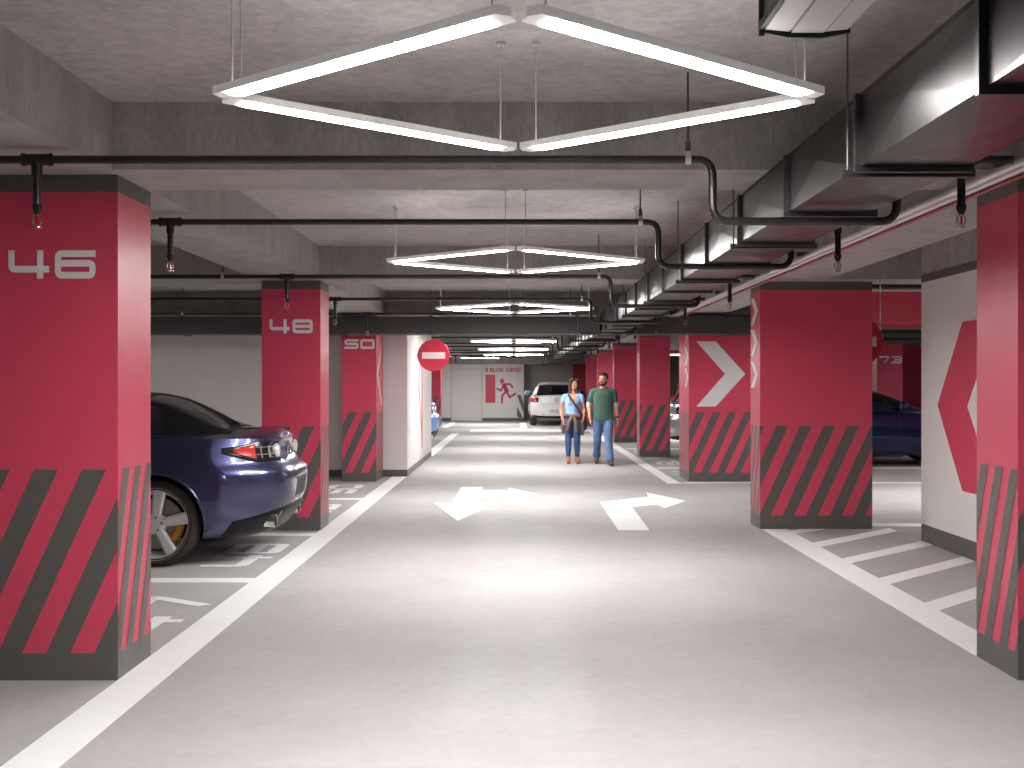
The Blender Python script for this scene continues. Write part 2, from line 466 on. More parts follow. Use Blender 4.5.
c46 = column(-2.62, -2.02, GRID[0], 'big red column numbered 46 with charcoal stripes, beside the dark blue coupe')
col_number(c46, '46', -2.352, GRID[0], 2.105)
c48 = column(-2.61, -2.01, GRID[1], 'red column numbered 48 standing behind the dark blue coupe')
col_number(c48, '48', -2.31, GRID[1], 2.09)
c50 = column(-2.695, -2.165, GRID[2], 'red column numbered 50 with white side chevron, against the white partition', dep=.88)
col_number(c50, '50', -2.425, GRID[2], 2.115, .15)
MB().prism([(0, 0), (.56, .5), (.66, .5), (.14, 0), (.66, -.5), (.56, -.5)], 'letter', (-2.165, GRID[2]+.06, 1.655), (0, 1.05, 0), (0, 0, 1), (1, 0, 0), .004).build('side_chevron', c50)
column(-3.35, -2.75, GRID[6], 'red column beyond the no entry sign, before the white end wall with the door')

r1 = column(2.535, 3.15, GRID[0], 'red striped column in front of the white hexagon wall', off=.12)
r2 = column(2.515, 3.675, GRID[1]+.14, 'wide red column at the end of the hatched floor strip', off=.17, dep=.48)
r3 = column(2.645, 3.85, GRID[2], 'wide red column with big white chevron pointing right', off=.126, dep=1.05)
column(2.52, 3.15, GRID[3], 'red column directly beyond the white chevron column', off=.19)
column(2.50, 3.10, GRID[4], 'red column just beside the man in green', off=.19)
column(2.50, 3.10, GRID[5], 'red column seen behind the man in green', off=.19)
column(2.50, 3.10, GRID[6], 'red column beside the white hatchback', off=.19)
c73 = column(7.4, 7.93, GRID[3], 'dim red column numbered 73 behind the navy car', off=.19)
col_number(c73, '73', 7.68, GRID[3], 2.0, .15)
for o, xx, dep in ((r2, 2.515, .48), (r3, 2.645, 1.05)):
    y_ = GRID[1]+.14 if o is r2 else GRID[2]
    for zc in (2.27, 1.935, 1.60):
        a = .10 if o is r2 else .05
        MB().prism([(a, 0), (a+.2, .14), (a+.36, .14), (a+.14, 0), (a+.36, -.14), (a+.2, -.14)], 'letter', (xx, y_, zc), (0, 1, 0), (0, 0, 1), (-1, 0, 0), .004).build('side_chevron', o)
MB().prism([(2.76, 2.156), (3.058, 2.156), (3.513, 1.655), (3.058, 1.154), (2.76, 1.154), (3.2, 1.655)], 'letter', (0, GRID[2], 0), (1, 0, 0), (0, 0, 1), (0, -1, 0), .004).build('front_chevron', r3)

# red painted bulkheads over the second aisle, and a red pilaster on the end wall
for y0, y1 in ((17.4, 19.0), (36.0, 38.5)):
    struct('bulkhead_beam', MB().box((4.6, y0, 2.42), (13.8, y1, H_BEAM if y0 < 20 else H_SLAB), 'deep_red'))
struct('bulkhead_trim', MB().box((4.6, 17.38, H_BEAM), (7.4, 17.55, H_SLAB), 'deep_red').box((8.0, 17.38, H_BEAM), (13.8, 17.55, H_SLAB), 'deep_red'))
struct('pilaster_column', MB().box((2.3, 46.7, 0), (2.95, 47.4, 2.3), 'deep_red'))
struct('wall_aisle', MB().box((8.6, 32.0, 0), (13.9, 32.2, H_BEAM), 'deep_red'))

# ------------------------------------------------------------------ floor paint
def marking(name, polys, label, cat='floor marking', group=None, m='line'):
    mb = MB()
    for p in polys:
        mb.prism(p, m, (0, 0, 0), (1, 0, 0), (0, 1, 0), (0, 0, 1), .003)
    return tag(mb.build(name), label, cat, group, 'thing')
def R(x0, y0, x1, y1): return [(x0, y0), (x1, y0), (x1, y1), (x0, y1)]
marking('lane_line', [R(-2.02, 1.5, -1.79, 18.6)], 'long white lane line along columns 46, 48 and 50', group='white lane edge lines')
marking('lane_line', [R(-1.98, 23.92, -1.75, 34.9)], 'white lane line beyond the white partition, past the pale blue car', group='white lane edge lines')
marking('lane_line', [R(-2.6, 39.4, -2.37, 45.0)], 'short white line before the grey end door', group='white lane edge lines')
marking('lane_line', [R(2.53, 6.36, 2.79, 11.88)], 'white lane line along the hatched strip', group='white lane edge lines')
marking('lane_line', [[(2.27, 17.35), (2.54, 17.35), (2.46, 17.55), (2.46, 36.4), (2.26, 36.4)], R(2.54, 17.35, 13.9, 17.55)], 'white lane line turning the corner at the chevron column', group='white lane edge lines')
marking('stop_line', [R(-1.5, 36.4, 5.0, 37.6)], 'broad white line across the lane behind the couple')
marking('bay_line', [R(.1, 39.2, .35, 44.5)], 'white bay line beside the white hatchback', group='white bay lines')
for y, w, lb in ((8.78, .2, 'white bay line between floor numbers 47 and 48'), (11.45, .2, 'white bay line at the foot of column 48'), (15.0, .2, 'white bay line between floor numbers 49 and 50')):
    marking('bay_line', [R(-7.0, y-w/2, -2.02, y+w/2)], lb, group='white bay lines')
for y, lb in ((20.5, 'white bay line just beyond the chevron column'), (26.6, 'white bay line beside the silver car')):
    marking('bay_line', [R(2.52, y-.1, 7.2, y+.1)], lb, group='white bay lines')
# hatched strip at the white hexagon wall
marking('hatch_border', [R(3.68, 12.1, 8.0, 12.35)], 'white border line at the far end of the hatching')
names = ['farthest', 'second farthest', 'third farthest', 'fourth', 'fifth', 'hidden']
for k, y in enumerate((11.48, 10.58, 9.6, 8.6, 7.6)):
    w = .27
    x1 = 3.87; top = 11.88 if k == 0 else 12.1
    p = [(2.79, y), (2.79, y+w), (x1, y+w+1.11), (x1, y+1.11)]
    if y+1.11 > top:
        xa = 2.79+(top-y-w); xb = 2.79+(top-y)
        p = [(2.79, y), (2.79, min(y+w, top)), (max(2.79, xa), top), (min(xb, x1), top)] + ([(x1, y+1.11)] if xb > x1 else [])
    elif y+w+1.11 > top:
        p = [(2.79, y), (2.79, y+w), (2.79+(top-y-w), top), (x1, top), (x1, y+1.11)]
    lb = ['slanted white hatch stripe tucked at the foot of the wide column', 'second slanted hatch stripe, counting from the wide column',
          'third slanted hatch stripe, counting from the wide column', 'fourth slanted hatch stripe, counting from the wide column',
          'fifth slanted hatch stripe, counting from the wide column', 'sixth slanted hatch stripe, counting from the wide column',
          'seventh slanted hatch stripe, counting from the wide column'][k]
    marking('hatch_stripe', [p], lb, group='slanted hatch stripes')
marking('floor_arrow', [[(-.81, 16.75), (-.50, 16.75), (-.50, 16.22), (-.12, 16.22), (-.12, 16.62), (.30, 15.6), (-.12, 14.62), (-.12, 15.2), (-.50, 15.2), (-.50, 14.52), (-.255, 14.52), (-.65, 12.59), (-1.05, 14.52), (-.81, 14.52)]],
        'white floor arrow pointing towards the viewer with a side branch', 'floor arrow')
marking('floor_arrow', [[(1.049, 14.58), (1.039, 11.8), (1.356, 11.8), (1.402, 14.02), (1.745, 14.29), (1.776, 13.88), (2.164, 14.74), (1.791, 15.9), (1.746, 15.29)]],
        'white bent floor arrow turning towards the wide columns', 'floor arrow')
for txt, y, x, lb in (('47', 7.45, -2.36, 'white floor number 47 beside column 46'), ('48', 10.1, -2.36, 'white floor number 48 under the blue coupe tail'),
                      ('49', 13.65, -2.42, 'white floor number 49 beyond column 48'), ('50', 16.4, -2.5, 'white floor number 50 before column 50')):
    mb = number(MB(), txt, .5, 'line', (x, y, 0), (0, 1, 0), (-1, 0, 0), (0, 0, 1), aspect=.81)
    tag(mb.build('floor_number', fix=False), lb, 'floor number', 'painted bay numbers', 'thing')
for txt, y, lb in (('77', 19.3, 'white floor number beside the chevron column'), ('76', 21.9, 'white floor number before the second column past the chevron'),
                   ('75', 25.4, 'white floor number behind the man in green')):
    mb = number(MB(), txt, .5, 'line', (2.86, y, 0), (0, -1, 0), (1, 0, 0), (0, 0, 1), aspect=.7)
    tag(mb.build('floor_number', fix=False), lb, 'floor number', 'painted bay numbers', 'thing')

# ------------------------------------------------------------------ rhombus pendant lights
LZ = 2.458
def bar_mesh(a, b, w, z0, z1, m, ext=0.0):
    a = Vector(a); b = Vector(b); t = (b-a).normalized(); n = Vector((-t.y, t.x))
    a = a-t*ext; b = b+t*ext
    P = [a+n*w/2-t*0, b+n*w/2, b+t*w*.22, b-n*w/2, a-n*w/2, a-t*w*.22]
    return MB().prism([tuple(p) for p in P], m, (0, 0, z0), (1, 0, 0), (0, 1, 0), (0, 0, 1), z1-z0)
def rhombus_light():
    root = empty('rhombus_pendant', (0, 0, LZ))
    hx, hy = 1.02, .885
    Vt = [Vector((-hx, 0)), Vector((0, -hy)), Vector((hx, 0)), Vector((0, hy))]
    for i in range(4):
        a, b = Vt[i], Vt[(i+1) % 4]; t = (b-a).normalized()
        a2, b2 = a+t*.045, b-t*.045
        o = bar_mesh(a2, b2, .085, .002, .028, 'lamp_body', .0).build('light_bar', root)
        bar_mesh(a2+t*.06, b2-t*.06, .07, 0, .0025, 'glow').build('diffuser', o)
        bar_mesh(a2+t*.06, b2-t*.06, .05, .028, .030, 'added_glow').build('added_glow_strip', o)  # added glowing strip, stands in for bloom on the ceiling
        for q in (a2+t*.05, b2-t*.05):
            wm = MB().tube([(q.x, q.y, .028), (q.x, q.y, H_SLAB-LZ-.002)], .0035, 'wire', 8)
            wm.lathe([(0, 0), (.018, 0), (.018, .012), (0, .012)], 'wire', (q.x, q.y, H_SLAB-LZ-.014), 'z', 12)
            wm.build('suspension_wire', o)
    return root
lab = ['nearest glowing rhombus pendant light, largest of the row', 'second glowing rhombus light, hung over the floor arrows', 'third rhombus light, hung just before the cross duct',
       'fourth rhombus light, hidden mostly behind the cross duct', 'rhombus light first seen below the cross duct', 'rhombus light next to last before the end wall', 'last rhombus light before the end wall']
proto = None
for (x, y), lb in zip(((.005, 3.87), (-.01, 9.08), (-.03, 14.75), (-.05, 20.4), (-.07, 26.1), (-.09, 32.05), (-.11, 38.0)), lab):
    o = proto = rhombus_light() if proto is None else proto
    if lb != lab[0]: o = copy_tree(proto)
    o.location = (x, y, LZ); tag(o, lb, 'pendant light', 'rhombus pendant lights')
# more of them over the second aisle beyond the white hexagon wall
for x, y, lb in ((6.3, 14.9, 'rhombus light over the side passage, beyond the hexagon wall'), (10.8, 20.0, 'rhombus light over the second aisle behind the red bulkhead')):
    o = copy_tree(proto); o.location = (x, y, LZ); tag(o, lb, 'pendant light', 'rhombus pendant lights')
def batten(loc, length, axis, lb, m='glow_batten'):
    root = empty('batten_pendant', loc)
    h = length/2
    a, b = ((-h, 0), (h, 0)) if axis == 'x' else ((0, -h), (0, h))
    o = bar_mesh(a, b, .085, .002, .03, 'lamp_body').build('light_bar', root)
    bar_mesh(a, b, .07, 0, .0025, m).build('diffuser', root)
    for s in (a, b): MB().tube([(s[0]*.9, s[1]*.9, .03), (s[0]*.9, s[1]*.9, H_SLAB-.002-loc[2])], .0035, 'wire', 8).build('suspension_wire', root)
    return tag(root, lb, 'batten light')
batten((-1.35, 42.4, LZ), 1.36, 'x', 'straight white batten light near the end door')
batten((-5.7, 14.6, 2.45), 1.3, 'x', 'added batten fill light over the bays, unseen behind column 46', 'glow')  # unseen lamp added to brighten the bays and the wall behind them
batten((4.3, 31.5, 2.3), 1.3, 'x', 'straight white batten light between the columns beyond the chevron column')

# ------------------------------------------------------------------ sprinkler pipes
PZ, PZ2 = 2.505, 2.2285
def sprinkler(parent, x, z, y=0.0):
    t = MB().tube([(x-.066, y, z), (x+.066, y, z)], .026, 'pipe', 16).tube([(x-.066, y, z), (x-.054, y, z)], .029, 'pipe', 16).tube([(x+.054, y, z), (x+.066, y, z)], .029, 'pipe', 16)
    t.tube([(x, y, z), (x, y, z-.07)], .024, 'pipe', 16)
    t.build('tee_fitting', parent, smooth=True)
    dtube = MB().tube([(x, y, z-.06), (x, y, z-.215)], .018, 'pipe', 16).lathe([(.018, 0), (.024, -.006), (.024, -.02), (.012, -.045), (0, -.045)], 'pipe', (x, y, z-.2), 'z', 6)
    dp = dtube.build('drop_pipe', parent, smooth=True)
    h = MB()
    zb = z-.245
    for s in (-1, 1):
        h.tube([(x+s*.006, y, zb), (x+s*.019, y, zb-.018), (x+s*.019, y, zb-.036), (x+s*.004, y, zb-.055)], .0035, 'brass', 8)
    h.lathe([(0, 0), (.022, 0), (.022, -.004), (0, -.006)], 'brass', (x, y, zb-.058), 'z', 20)
    h.tube([(x, y, zb-.006), (x, y, zb-.046)], .0045, 'bulb_red', 8)
    h.build('sprinkler_head', dp, smooth=True)
def hanger(parent, x, z, y=0.0, top=H_SLAB):
    h = MB().tube([(x, y, z+.03), (x, y, top)], .005, 'rod', 8).lathe([(.005, 0), (.012, .01), (.012, .05), (.005, .06)], 'rod', (x, y, z+.025), 'z', 10)
    h.build('hanger_rod', parent, smooth=True)
    c = MB().tube([(x-.013, y, z), (x+.013, y, z)], .0235, 'wire', 16)
    c.box((x-.012, y-.012, z+.02), (x+.012, y+.012, z+.036), 'wire')
    c.build('pipe_clamp', parent, smooth=True)
def sprinkler_run(y, lb, x0=-7.3):
    root = empty('sprinkler_pipe', (0, y, 0))
    pts = fillet([(x0, 0, PZ), (.876, 0, PZ), (.876, 0, PZ2), (1.70, 0, PZ2), (1.70, 0, PZ), (2.22, 0, PZ)], .075)
    MB().tube(pts, .0185, 'pipe', 16).build('pipe', root, smooth=True, angle=60)
    if x0 < -3:
        sprinkler(root, -2.15, PZ); hanger(root, -2.75, PZ)
    sprinkler(root, 1.99, PZ)
    hanger(root, .765, PZ)
    if x0 < -.9: hanger(root, -1.0 if x0 > -3 else -4.8, PZ)
    return tag(root, lb, 'sprinkler pipe', 'sprinkler pipes across the lane')
ord_ = ['first', 'second', 'third', 'fourth', 'fifth']
runs = ((5.15, 'sprinkler pipe crossing in front of column 46, nearest of all', -7.3), (7.13, 'sprinkler pipe crossing just beyond column 46', -7.3), (10.75, 'sprinkler pipe crossing in front of column 48', -7.3),
        (13.6, 'sprinkler pipe crossing just beyond column 48', -7.3), (16.5, 'sprinkler pipe crossing just before the wide cross duct', -7.3), (19.4, 'sprinkler pipe just behind the wide cross duct', -1.7),
        (22.4, 'sprinkler pipe crossing at the no entry sign', -1.7), (24.8, 'sprinkler pipe crossing at the far edge of the white partition', -7.3), (28.4, 'sprinkler pipe before the column behind the pale blue car', -7.3),
        (30.8, 'sprinkler pipe next after the pale blue car', -7.3), (34.2, 'sprinkler pipe over the painted cross line', -7.3), (36.7, 'sprinkler pipe at the last rhombus light', -7.3), (40.4, 'sprinkler pipe over the white hatchback tail', -7.3))
for y, lb, x0 in runs: sprinkler_run(y, lb, x0)

# ------------------------------------------------------------------ ducts
DXA, DXB, DZ0, DZ1 = 1.254, 1.643, 2.295, 2.558
duct = empty('ventilation_duct', (0, 0, 0))
tag(duct, 'long galvanised rectangular ventilation duct running down the lane under the beams', 'duct')
Y_ = [.3]+[3.08+1.12*k for k in range(38)]
Y_ = [y for y in Y_ if y < 45]+[45.4]
for a, b in zip(Y_, Y_[1:]):
    if 16.9 < a < 17.0: pass
    # every sheet section: four sides, cross-broken (creased) faces
    mb = MB(); e = .011
    A = [(DXA, a, DZ0), (DXB, a, DZ0), (DXB, a, DZ1), (DXA, a, DZ1)]; B = [(p[0], b, p[2]) for p in A]
    for i in range(4):
        j = (i+1) % 4
        q = [Vector(A[i]), Vector(A[j]), Vector(B[j]), Vector(B[i])]
        c = sum(q, Vector())/4
        n = (q[1]-q[0]).cross(q[3]-q[0]).normalized(); c0 = Vector(((DXA+DXB)/2, (a+b)/2, (DZ0+DZ1)/2))
        if n.dot(c-c0) < 0: n = -n
        c = c+n*e
        mb.add(q+[c], [(0, 1, 4), (1, 2, 4), (2, 3, 4), (3, 0, 4)], 'galv')
    mb.build('duct_section', duct)
for k, y in enumerate(Y_):
    t, p = .012, .022
    mb = MB()
    for x0, x1, z0, z1 in ((DXA-p, DXA, DZ0-p, DZ1), (DXB, DXB+p, DZ0-p, DZ1), (DXA, DXB, DZ0-p, DZ0)):
        mb.box((x0, y-t, z0), (x1, y+t, z1), 'flange')
    f = mb.build('duct_flange', duct)
    if k % 2 == 0 and 1.5 < y < 44:
        for x in (DXA-.03, DXB+.03):
            MB().tube([(x, y+.06, DZ0-.035), (x, y+.06, H_SLAB-.001)], .004, 'rod', 8).build('hanger_rod', duct)
        r = MB().box((DXA-.05, y+.045, DZ0-.03), (DXB+.05, y+.075, DZ0-.004), 'flange')
        r.build('hanger_rail', duct)

MB().box((DXA-.003, .3, DZ1-.014), (DXA+.05, 45.4, DZ1+.001), 'black').build('top_edge_strip', duct)
cd = empty('cross_duct', (0, 0, 0)); tag(cd, 'wide charcoal duct crossing the whole garage in front of column 50', 'duct')
CY0, CY1, CZ0, CZ1 = 17.03, 17.6, 2.245, 2.5
CY1 = 17.6
for x0, x1 in ((-7.5, DXA-.03), (DXB+.03, 4.6)):
    MB().box((x0, CY0, CZ0), (x1, CY1, CZ1), 'black_duct').build('duct_section', cd)
    n = int((x1-x0)/1.15)
    for k in range(n+1):
        x = x0+.02+(x1-x0-.04)*k/n
        mb = MB().box((x-.02, CY0-.015, CZ0-.015), (x+.02, CY1+.0, CZ1+.015), 'black_duct'); mb.build('duct_flange', cd)
        if k % 2: MB().tube([(x, CY0-.006, CZ1), (x, CY0-.006, H_SLAB)], .005, 'rod', 8).build('hanger_rod', cd)

# ceiling unit near the camera, three pressed bottom panels and black edge frame
un = empty('ceiling_unit', (0, 0, 0)); tag(un, 'grey ceiling unit with three pressed bottom panels and black edging, above the nearest light', 'ceiling unit')
UX0, UX1, UY0, UY1, UZ = .762, 1.026, 1.2, 3.56, 2.6
MB().box((UX0, UY0, UZ), (UX1, UY1, 2.885), 'flange').build('casing', un)
w = (UX1-UX0); xs = [UX0+.005, UX0+w*.30, UX0+w*.70, UX1-.005]
for i in range(3):
    a, b = xs[i]+.006*(i > 0), xs[i+1]
    dz = (.012, .016, .012)[i]
    MB().prism([(a, 0), (b, 0), (b, -.006 if i == 2 else -dz), (b-.006, -.006 if i == 2 else -dz), (a+.006, -.006 if i == 0 else -dz), (a, -.006 if i == 0 else -dz)], 'panel_grey', (0, UY0+.01, UZ), (1, 0, 0), (0, 0, 1), (0, 1, 0), UY1-UY0-.02).build('bottom_panel', un)
mb = MB()
mb.box((UX0-.012, UY1, UZ-.022), (UX0+.004, UY1+.012, 2.885), 'black').box((UX1-.004, UY1, UZ-.012), (UX1+.006, UY1+.012, 2.885), 'black')
mb.prism([(UX0, -.012), (UX0+w*.3, -.028), (UX0+w*.7, -.028), (UX1, -.012), (UX1, .0), (UX0, .0)], 'black', (0, UY1, UZ), (1, 0, 0), (0, 0, 1), (0, 1, 0), .012)
mb.box((UX0-.012, UY0, UZ-.004), (UX0, UY1, UZ+.02), 'black')
mb.build('edge_frame', un)

# pale conduits that run along the right beam
cb = empty('ceiling_conduit', (0, 0, 0)); tag(cb, 'pale conduit pipes with a thin red pipe along the beam beside the duct', 'conduit')
MB().tube([(2.275, .8, 2.50), (2.275, 16.95, 2.50)], .021, 'conduit', 16).build('conduit', cb, smooth=True)
MB().tube([(2.33, .8, 2.492), (2.33, 16.95, 2.492)], .014, 'conduit', 14).build('conduit', cb, smooth=True)
MB().tube([(2.37, .8, 2.478), (2.37, 16.95, 2.478)], .012, 'conduit_red', 14).build('red_pipe', cb, smooth=True)
for k in range(9): MB().box((2.24, 1.6+1.9*k, 2.52), (2.47, 1.63+1.9*k, 2.555), 'rod').build('conduit_bracket', cb)
# dark service pipes over the second aisle
for k, (y, z, r) in enumerate(((20.6, 2.40, .075), (21.6, 2.32, .06), (14.2, 2.71, .05))):
    o = MB().tube([(4.0 if k == 2 else 4.6, y, z), (13.9, y, z)], r, 'black_duct' if k < 2 else 'pipe', 18).build('ceiling_pipe', smooth=True)
    tag(o, ['thick dark pipe under the red bulkhead of the second aisle', 'thinner dark pipe behind the thick one under the red bulkhead', 'dark pipe high over the side passage'][k], 'pipe')

# ------------------------------------------------------------------ no entry signs
def no_entry(loc, r, lb, kind):
    root = empty('no_entry_sign', loc); tag(root, lb, 'sign')
    MB().lathe([(0, -.012), (r-.004, -.012), (r, -.008), (r, .008), (r-.004, .012), (0, .012)], 'disc_red', (0, 0, 0), 'y', 64).build('disc', root, smooth=True)
    MB().box((-r*.72, -.016, -r*.2), (r*.72, -.0115, r*.2), 'sign_bar').build('white_bar', root)
    if kind == 'wall':
        MB().box((-r-.03, .012, -.03), (-r*.4, .026, .03), 'rod').box((-r-.035, -.04, -.07), (-r-.022, .05, .07), 'rod').build('wall_bracket', root)
    else:
        for q in (-.9, .9): MB().tube([(r*q, .014, 0), (r*q, .014, H_SLAB-.002-loc[2])], .006, 'wire', 8).build('hanger_rod', root)
    return root
no_entry((-1.487, 20.5, 2.008), .285, 'round red no entry sign bracketed to the white partition', 'wall')
no_entry((3.98, 13.4, 1.995), .285, 'dim red no entry sign hanging behind the wide column', 'hang')

# ------------------------------------------------------------------ cars
def ip(tab, x):
    """smooth interpolation through (x, y) keys"""
    if x <= tab[0][0]: return tab[0][1]
    if x >= tab[-1][0]: return tab[-1][1]
    for i in range(len(tab)-1):
        x0, y0 = tab[i]; x1, y1 = tab[i+1]
        if x <= x1:
            def sl(k):
                if k <= 0: return (tab[1][1]-tab[0][1])/(tab[1][0]-tab[0][0])
                if k >= len(tab)-1: return (tab[-1][1]-tab[-2][1])/(tab[-1][0]-tab[-2][0])
                a = (tab[k][1]-tab[k-1][1])/(tab[k][0]-tab[k-1][0]); b = (tab[k+1][1]-tab[k][1])/(tab[k+1][0]-tab[k][0])
                return 0 if a*b <= 0 else 2*a*b/(a+b)
            h = x1-x0; t = (x-x0)/h
            return (2*t**3-3*t*t+1)*y0+(t**3-2*t*t+t)*h*sl(i)+(-2*t**3+3*t*t)*y1+(t**3-t*t)*h*sl(i+1)
COUPE = dict(L=4.72, hw=.945, zref=1.035, z0=.2, B=.46, p=4.0, wheels=(1.04, 3.9), r=.352,
    lev=[(.20, .80, .30, .32), (.23, .90, .22, .16), (.31, .955, .14, .06), (.43, .985, .06, .02), (.56, 1.0, .012, 0), (.70, 1.0, 0, 0), (.765, .99, .012, .03), (.80, .98, .06, .08), (.85, .968, .11, .14), (.95, .94, .135, .3), (1.035, .885, .125, .5)],
    sh=[(0, 1.035), (1.2, 1.05), (2.4, 1.03), (3.3, .97), (4.2, .86), (4.72, .74)], crown=[(0, .08), (.7, .075), (2, .05), (3.4, .06), (4.72, .05)],
    roof=[(.50, 1.115), (.60, 1.145), (.87, 1.28), (1.14, 1.392), (1.37, 1.431), (1.9, 1.455), (2.4, 1.43), (2.9, 1.29), (3.55, 1.02)],
    wb=[(.5, .60), (.9, .74), (1.6, .80), (2.6, .82), (3.2, .78), (3.55, .66)], wr=[(.5, .50), (1.2, .55), (2.2, .58), (2.9, .62), (3.55, .62)],
    side=(.98, 3.05), rear=(.56, 1.22), front=(2.5, 3.48), flare=.028)
HATCH = dict(L=4.5, hw=.985, zref=1.09, z0=.27, B=.40, p=5.0, wheels=(.86, 3.62), r=.35,
    lev=[(.27, .84, .22, .3), (.30, .93, .10, .12), (.40, .975, .03, .03), (.55, 1.0, .0, 0), (.72, 1.0, 0, 0), (.79, .995, .03, .03), (.84, .99, .055, .06), (.95, .98, .06, .16), (1.03, .965, .07, .3), (1.09, .94, .10, .5)],
    sh=[(0, 1.09), (1.5, 1.08), (2.8, 1.05), (3.4, 1.0), (4.1, .9), (4.5, .78)], crown=[(0, .03), (2, .03), (3.3, .05), (4.5, .05)],
    roof=[(.13, 1.11), (.20, 1.24), (.32, 1.43), (.46, 1.545), (.62, 1.575), (1.5, 1.60), (2.3, 1.565), (2.8, 1.42), (3.45, 1.07)],
    wb=[(.13, .84), (.6, .88), (2.2, .88), (3.0, .85), (3.45, .74)], wr=[(.13, .76), (.32, .68), (.6, .64), (2.2, .66), (2.8, .68), (3.45, .68)],
    side=(.75, 2.95), rear=(.15, .375), front=(2.38, 3.36), flare=.015)

def make_car(K, paint, rim_spokes, name, kind):
    root = empty(name, (0, 0, 0))
    L_, hw, z0, zr, B, p = K['L'], K['hw'], K['z0'], K['zref'], K['B'], K['p']
    tw = [(a[0], a[1]) for a in K['lev']]; trr = [(a[0], a[2]) for a in K['lev']]; tf = [(a[0], a[3]) for a in K['lev']]
    plan = lambda u: 1-.10*abs((u-L_/2)/(L_/2))**3.5
    def zz(zl, u): return z0+(zl-z0)*(ip(K['sh'], u)-z0)/(zr-z0)
    def flare(u, zl): return K['flare']*math.exp(-((zl-.5)/.26)**2)*sum(math.exp(-((u-w)/.42)**4) for w in K['wheels'])
    def pt(zl, s, end=0, inset=0.0):
        """outline of level zl; |s|<=1 lies on the rear (or front) curve, beyond it on the flank"""
        a = abs(s); sg = 1 if s >= 0 else -1
        q = min(a, 1)
        e = (ip(trr, zl)+B*q**p+max(0, a-1)) if end == 0 else (ip(tf, zl)+B*q**p+max(0, a-1))
        u = e if end == 0 else L_-e
        w = hw*ip(tw, zl)*plan(u)+flare(u, zl)
        return Vector((u, sg*q*w, zz(zl, u)))
    # body can
    rear_s = [math.sin(PI/2*k/16) for k in range(-16, 17)]
    NS = 60
    def ring(zl):
        P = [pt(zl, s) for s in rear_s]
        u0 = ip(trr, zl)+B; u1 = L_-ip(tf, zl)-B
        P += [pt(zl, 1+(u1-u0)*k/NS) for k in range(1, NS)]
        P += [pt(zl, s, 1) for s in reversed(rear_s)]
        P += [pt(zl, -(1+(u1-u0)*k/NS)) for k in range(NS-1, 0, -1)]
        return P
    zs = [];
    for a, b in zip(K['lev'], K['lev'][1:]):
        n = max(1, int((b[0]-a[0])/.02))
        zs += [a[0]+(b[0]-a[0])*k/n for k in range(n)]
    zs.append(K['lev'][-1][0])
    rings = [ring(z) for z in zs]
    top = rings[-1]
    for s in (.985, .955, .9, .8, .65, .45, .22, .0):
        R_ = []
        for q in top:
            uc = L_/2; u = uc+(q.x-uc)*(1-.05*(1-s))
            z = ip(K['sh'], u)+ip(K['crown'], u)*(1-s**2.2)
            if (1-s) > 0 and abs(u-uc) > 0: pass
            R_.append(Vector((u, q.y*s, z)))
        rings.append(R_)
    n = len(top); mb = MB(); vs = [v for r in rings for v in r]; fs = []
    for i in range(len(rings)-1):
        for j in range(n):
            k = (j+1) % n
            fs.append((i*n+j, i*n+k, (i+1)*n+k, (i+1)*n+j))
    fs.append(tuple(reversed(range(n))))
    mb.add(vs, fs, paint)
    body = mb.build('body')
    bm = bmesh.new(); bm.from_mesh(body.data); bmesh.ops.remove_doubles(bm, verts=bm.verts, dist=.0004)
    bmesh.ops.dissolve_degenerate(bm, edges=bm.edges, dist=.0002); bmesh.ops.recalc_face_normals(bm, faces=bm.faces); bm.to_mesh(body.data); bm.free()
    cut = MB()
    for w in K['wheels']:
        for sg in (-1, 1):
            cut.lathe([(0, sg*.58), (K['r']+.05, sg*.58), (K['r']+.05, sg*1.2), (0, sg*1.2)], 'trim_black', (w, 0, K['r']+.012), 'y', 56)
    cutter = cut.build('cutter')
    md = body.modifiers.new('arches', 'BOOLEAN'); md.operation = 'DIFFERENCE'; md.object = cutter; md.solver = 'EXACT'; md.use_self = True
    md.material_mode = 'TRANSFER'
    me = baked(body); bpy.data.objects.remove(cutter)
    shade(me, 38)
    body = link('body', me, root)
    # arch lips
    for w in K['wheels']:
        for sg in (-1, 1):
            P = []
            for k in range(33):
                a = PI*(-.04+1.08*k/32); u = w+(K['r']+.056)*math.cos(a); z = K['r']+.012+(K['r']+.056)*math.sin(a)
                zl = z0+(z-z0)*(zr-z0)/(ip(K['sh'], u)-z0)
                if zl < z0+.03: continue
                P.append((u, sg*(hw*ip(tw, zl)*plan(u)+flare(u, zl)-.004), z))
            MB().tube(P, .013, paint, 10).build('arch_lip', root, smooth=True, angle=60)
    # greenhouse
    u0, u1 = K['roof'][0][0], K['roof'][-1][0]
    NU, NF, NT = 150, 22, 24
    V_, idx = [], {}
    us = [u0+(u1-u0)*i/NU for i in range(NU+1)]
    def sect(u):
        zb = ip(K['sh'], u)+.012; zt = max(ip(K['roof'], u), zb+.01); wb = ip(K['wb'], u); wr = min(ip(K['wr'], u), wb-.01)
        ze = zb+(zt-zb)*.93-min(.03, (zt-zb)*.2)
        row = []
        for k in range(NF):
            f = k/NF; row.append((u, wb+(wr-wb)*f+.035*math.sin(PI*f)*min(1, (zt-zb)/.3), zb-.03*(1-f)*(k == 0)+(ze-zb)*f))
        for k in range(NT+1):
            q = 1-k/NT; row.append((u, wr*q, ze+(zt-ze)*(1-abs(q)**2.6)))
        return row
    rows = [sect(u) for u in us]; m_ = len(rows[0]); mb = MB()
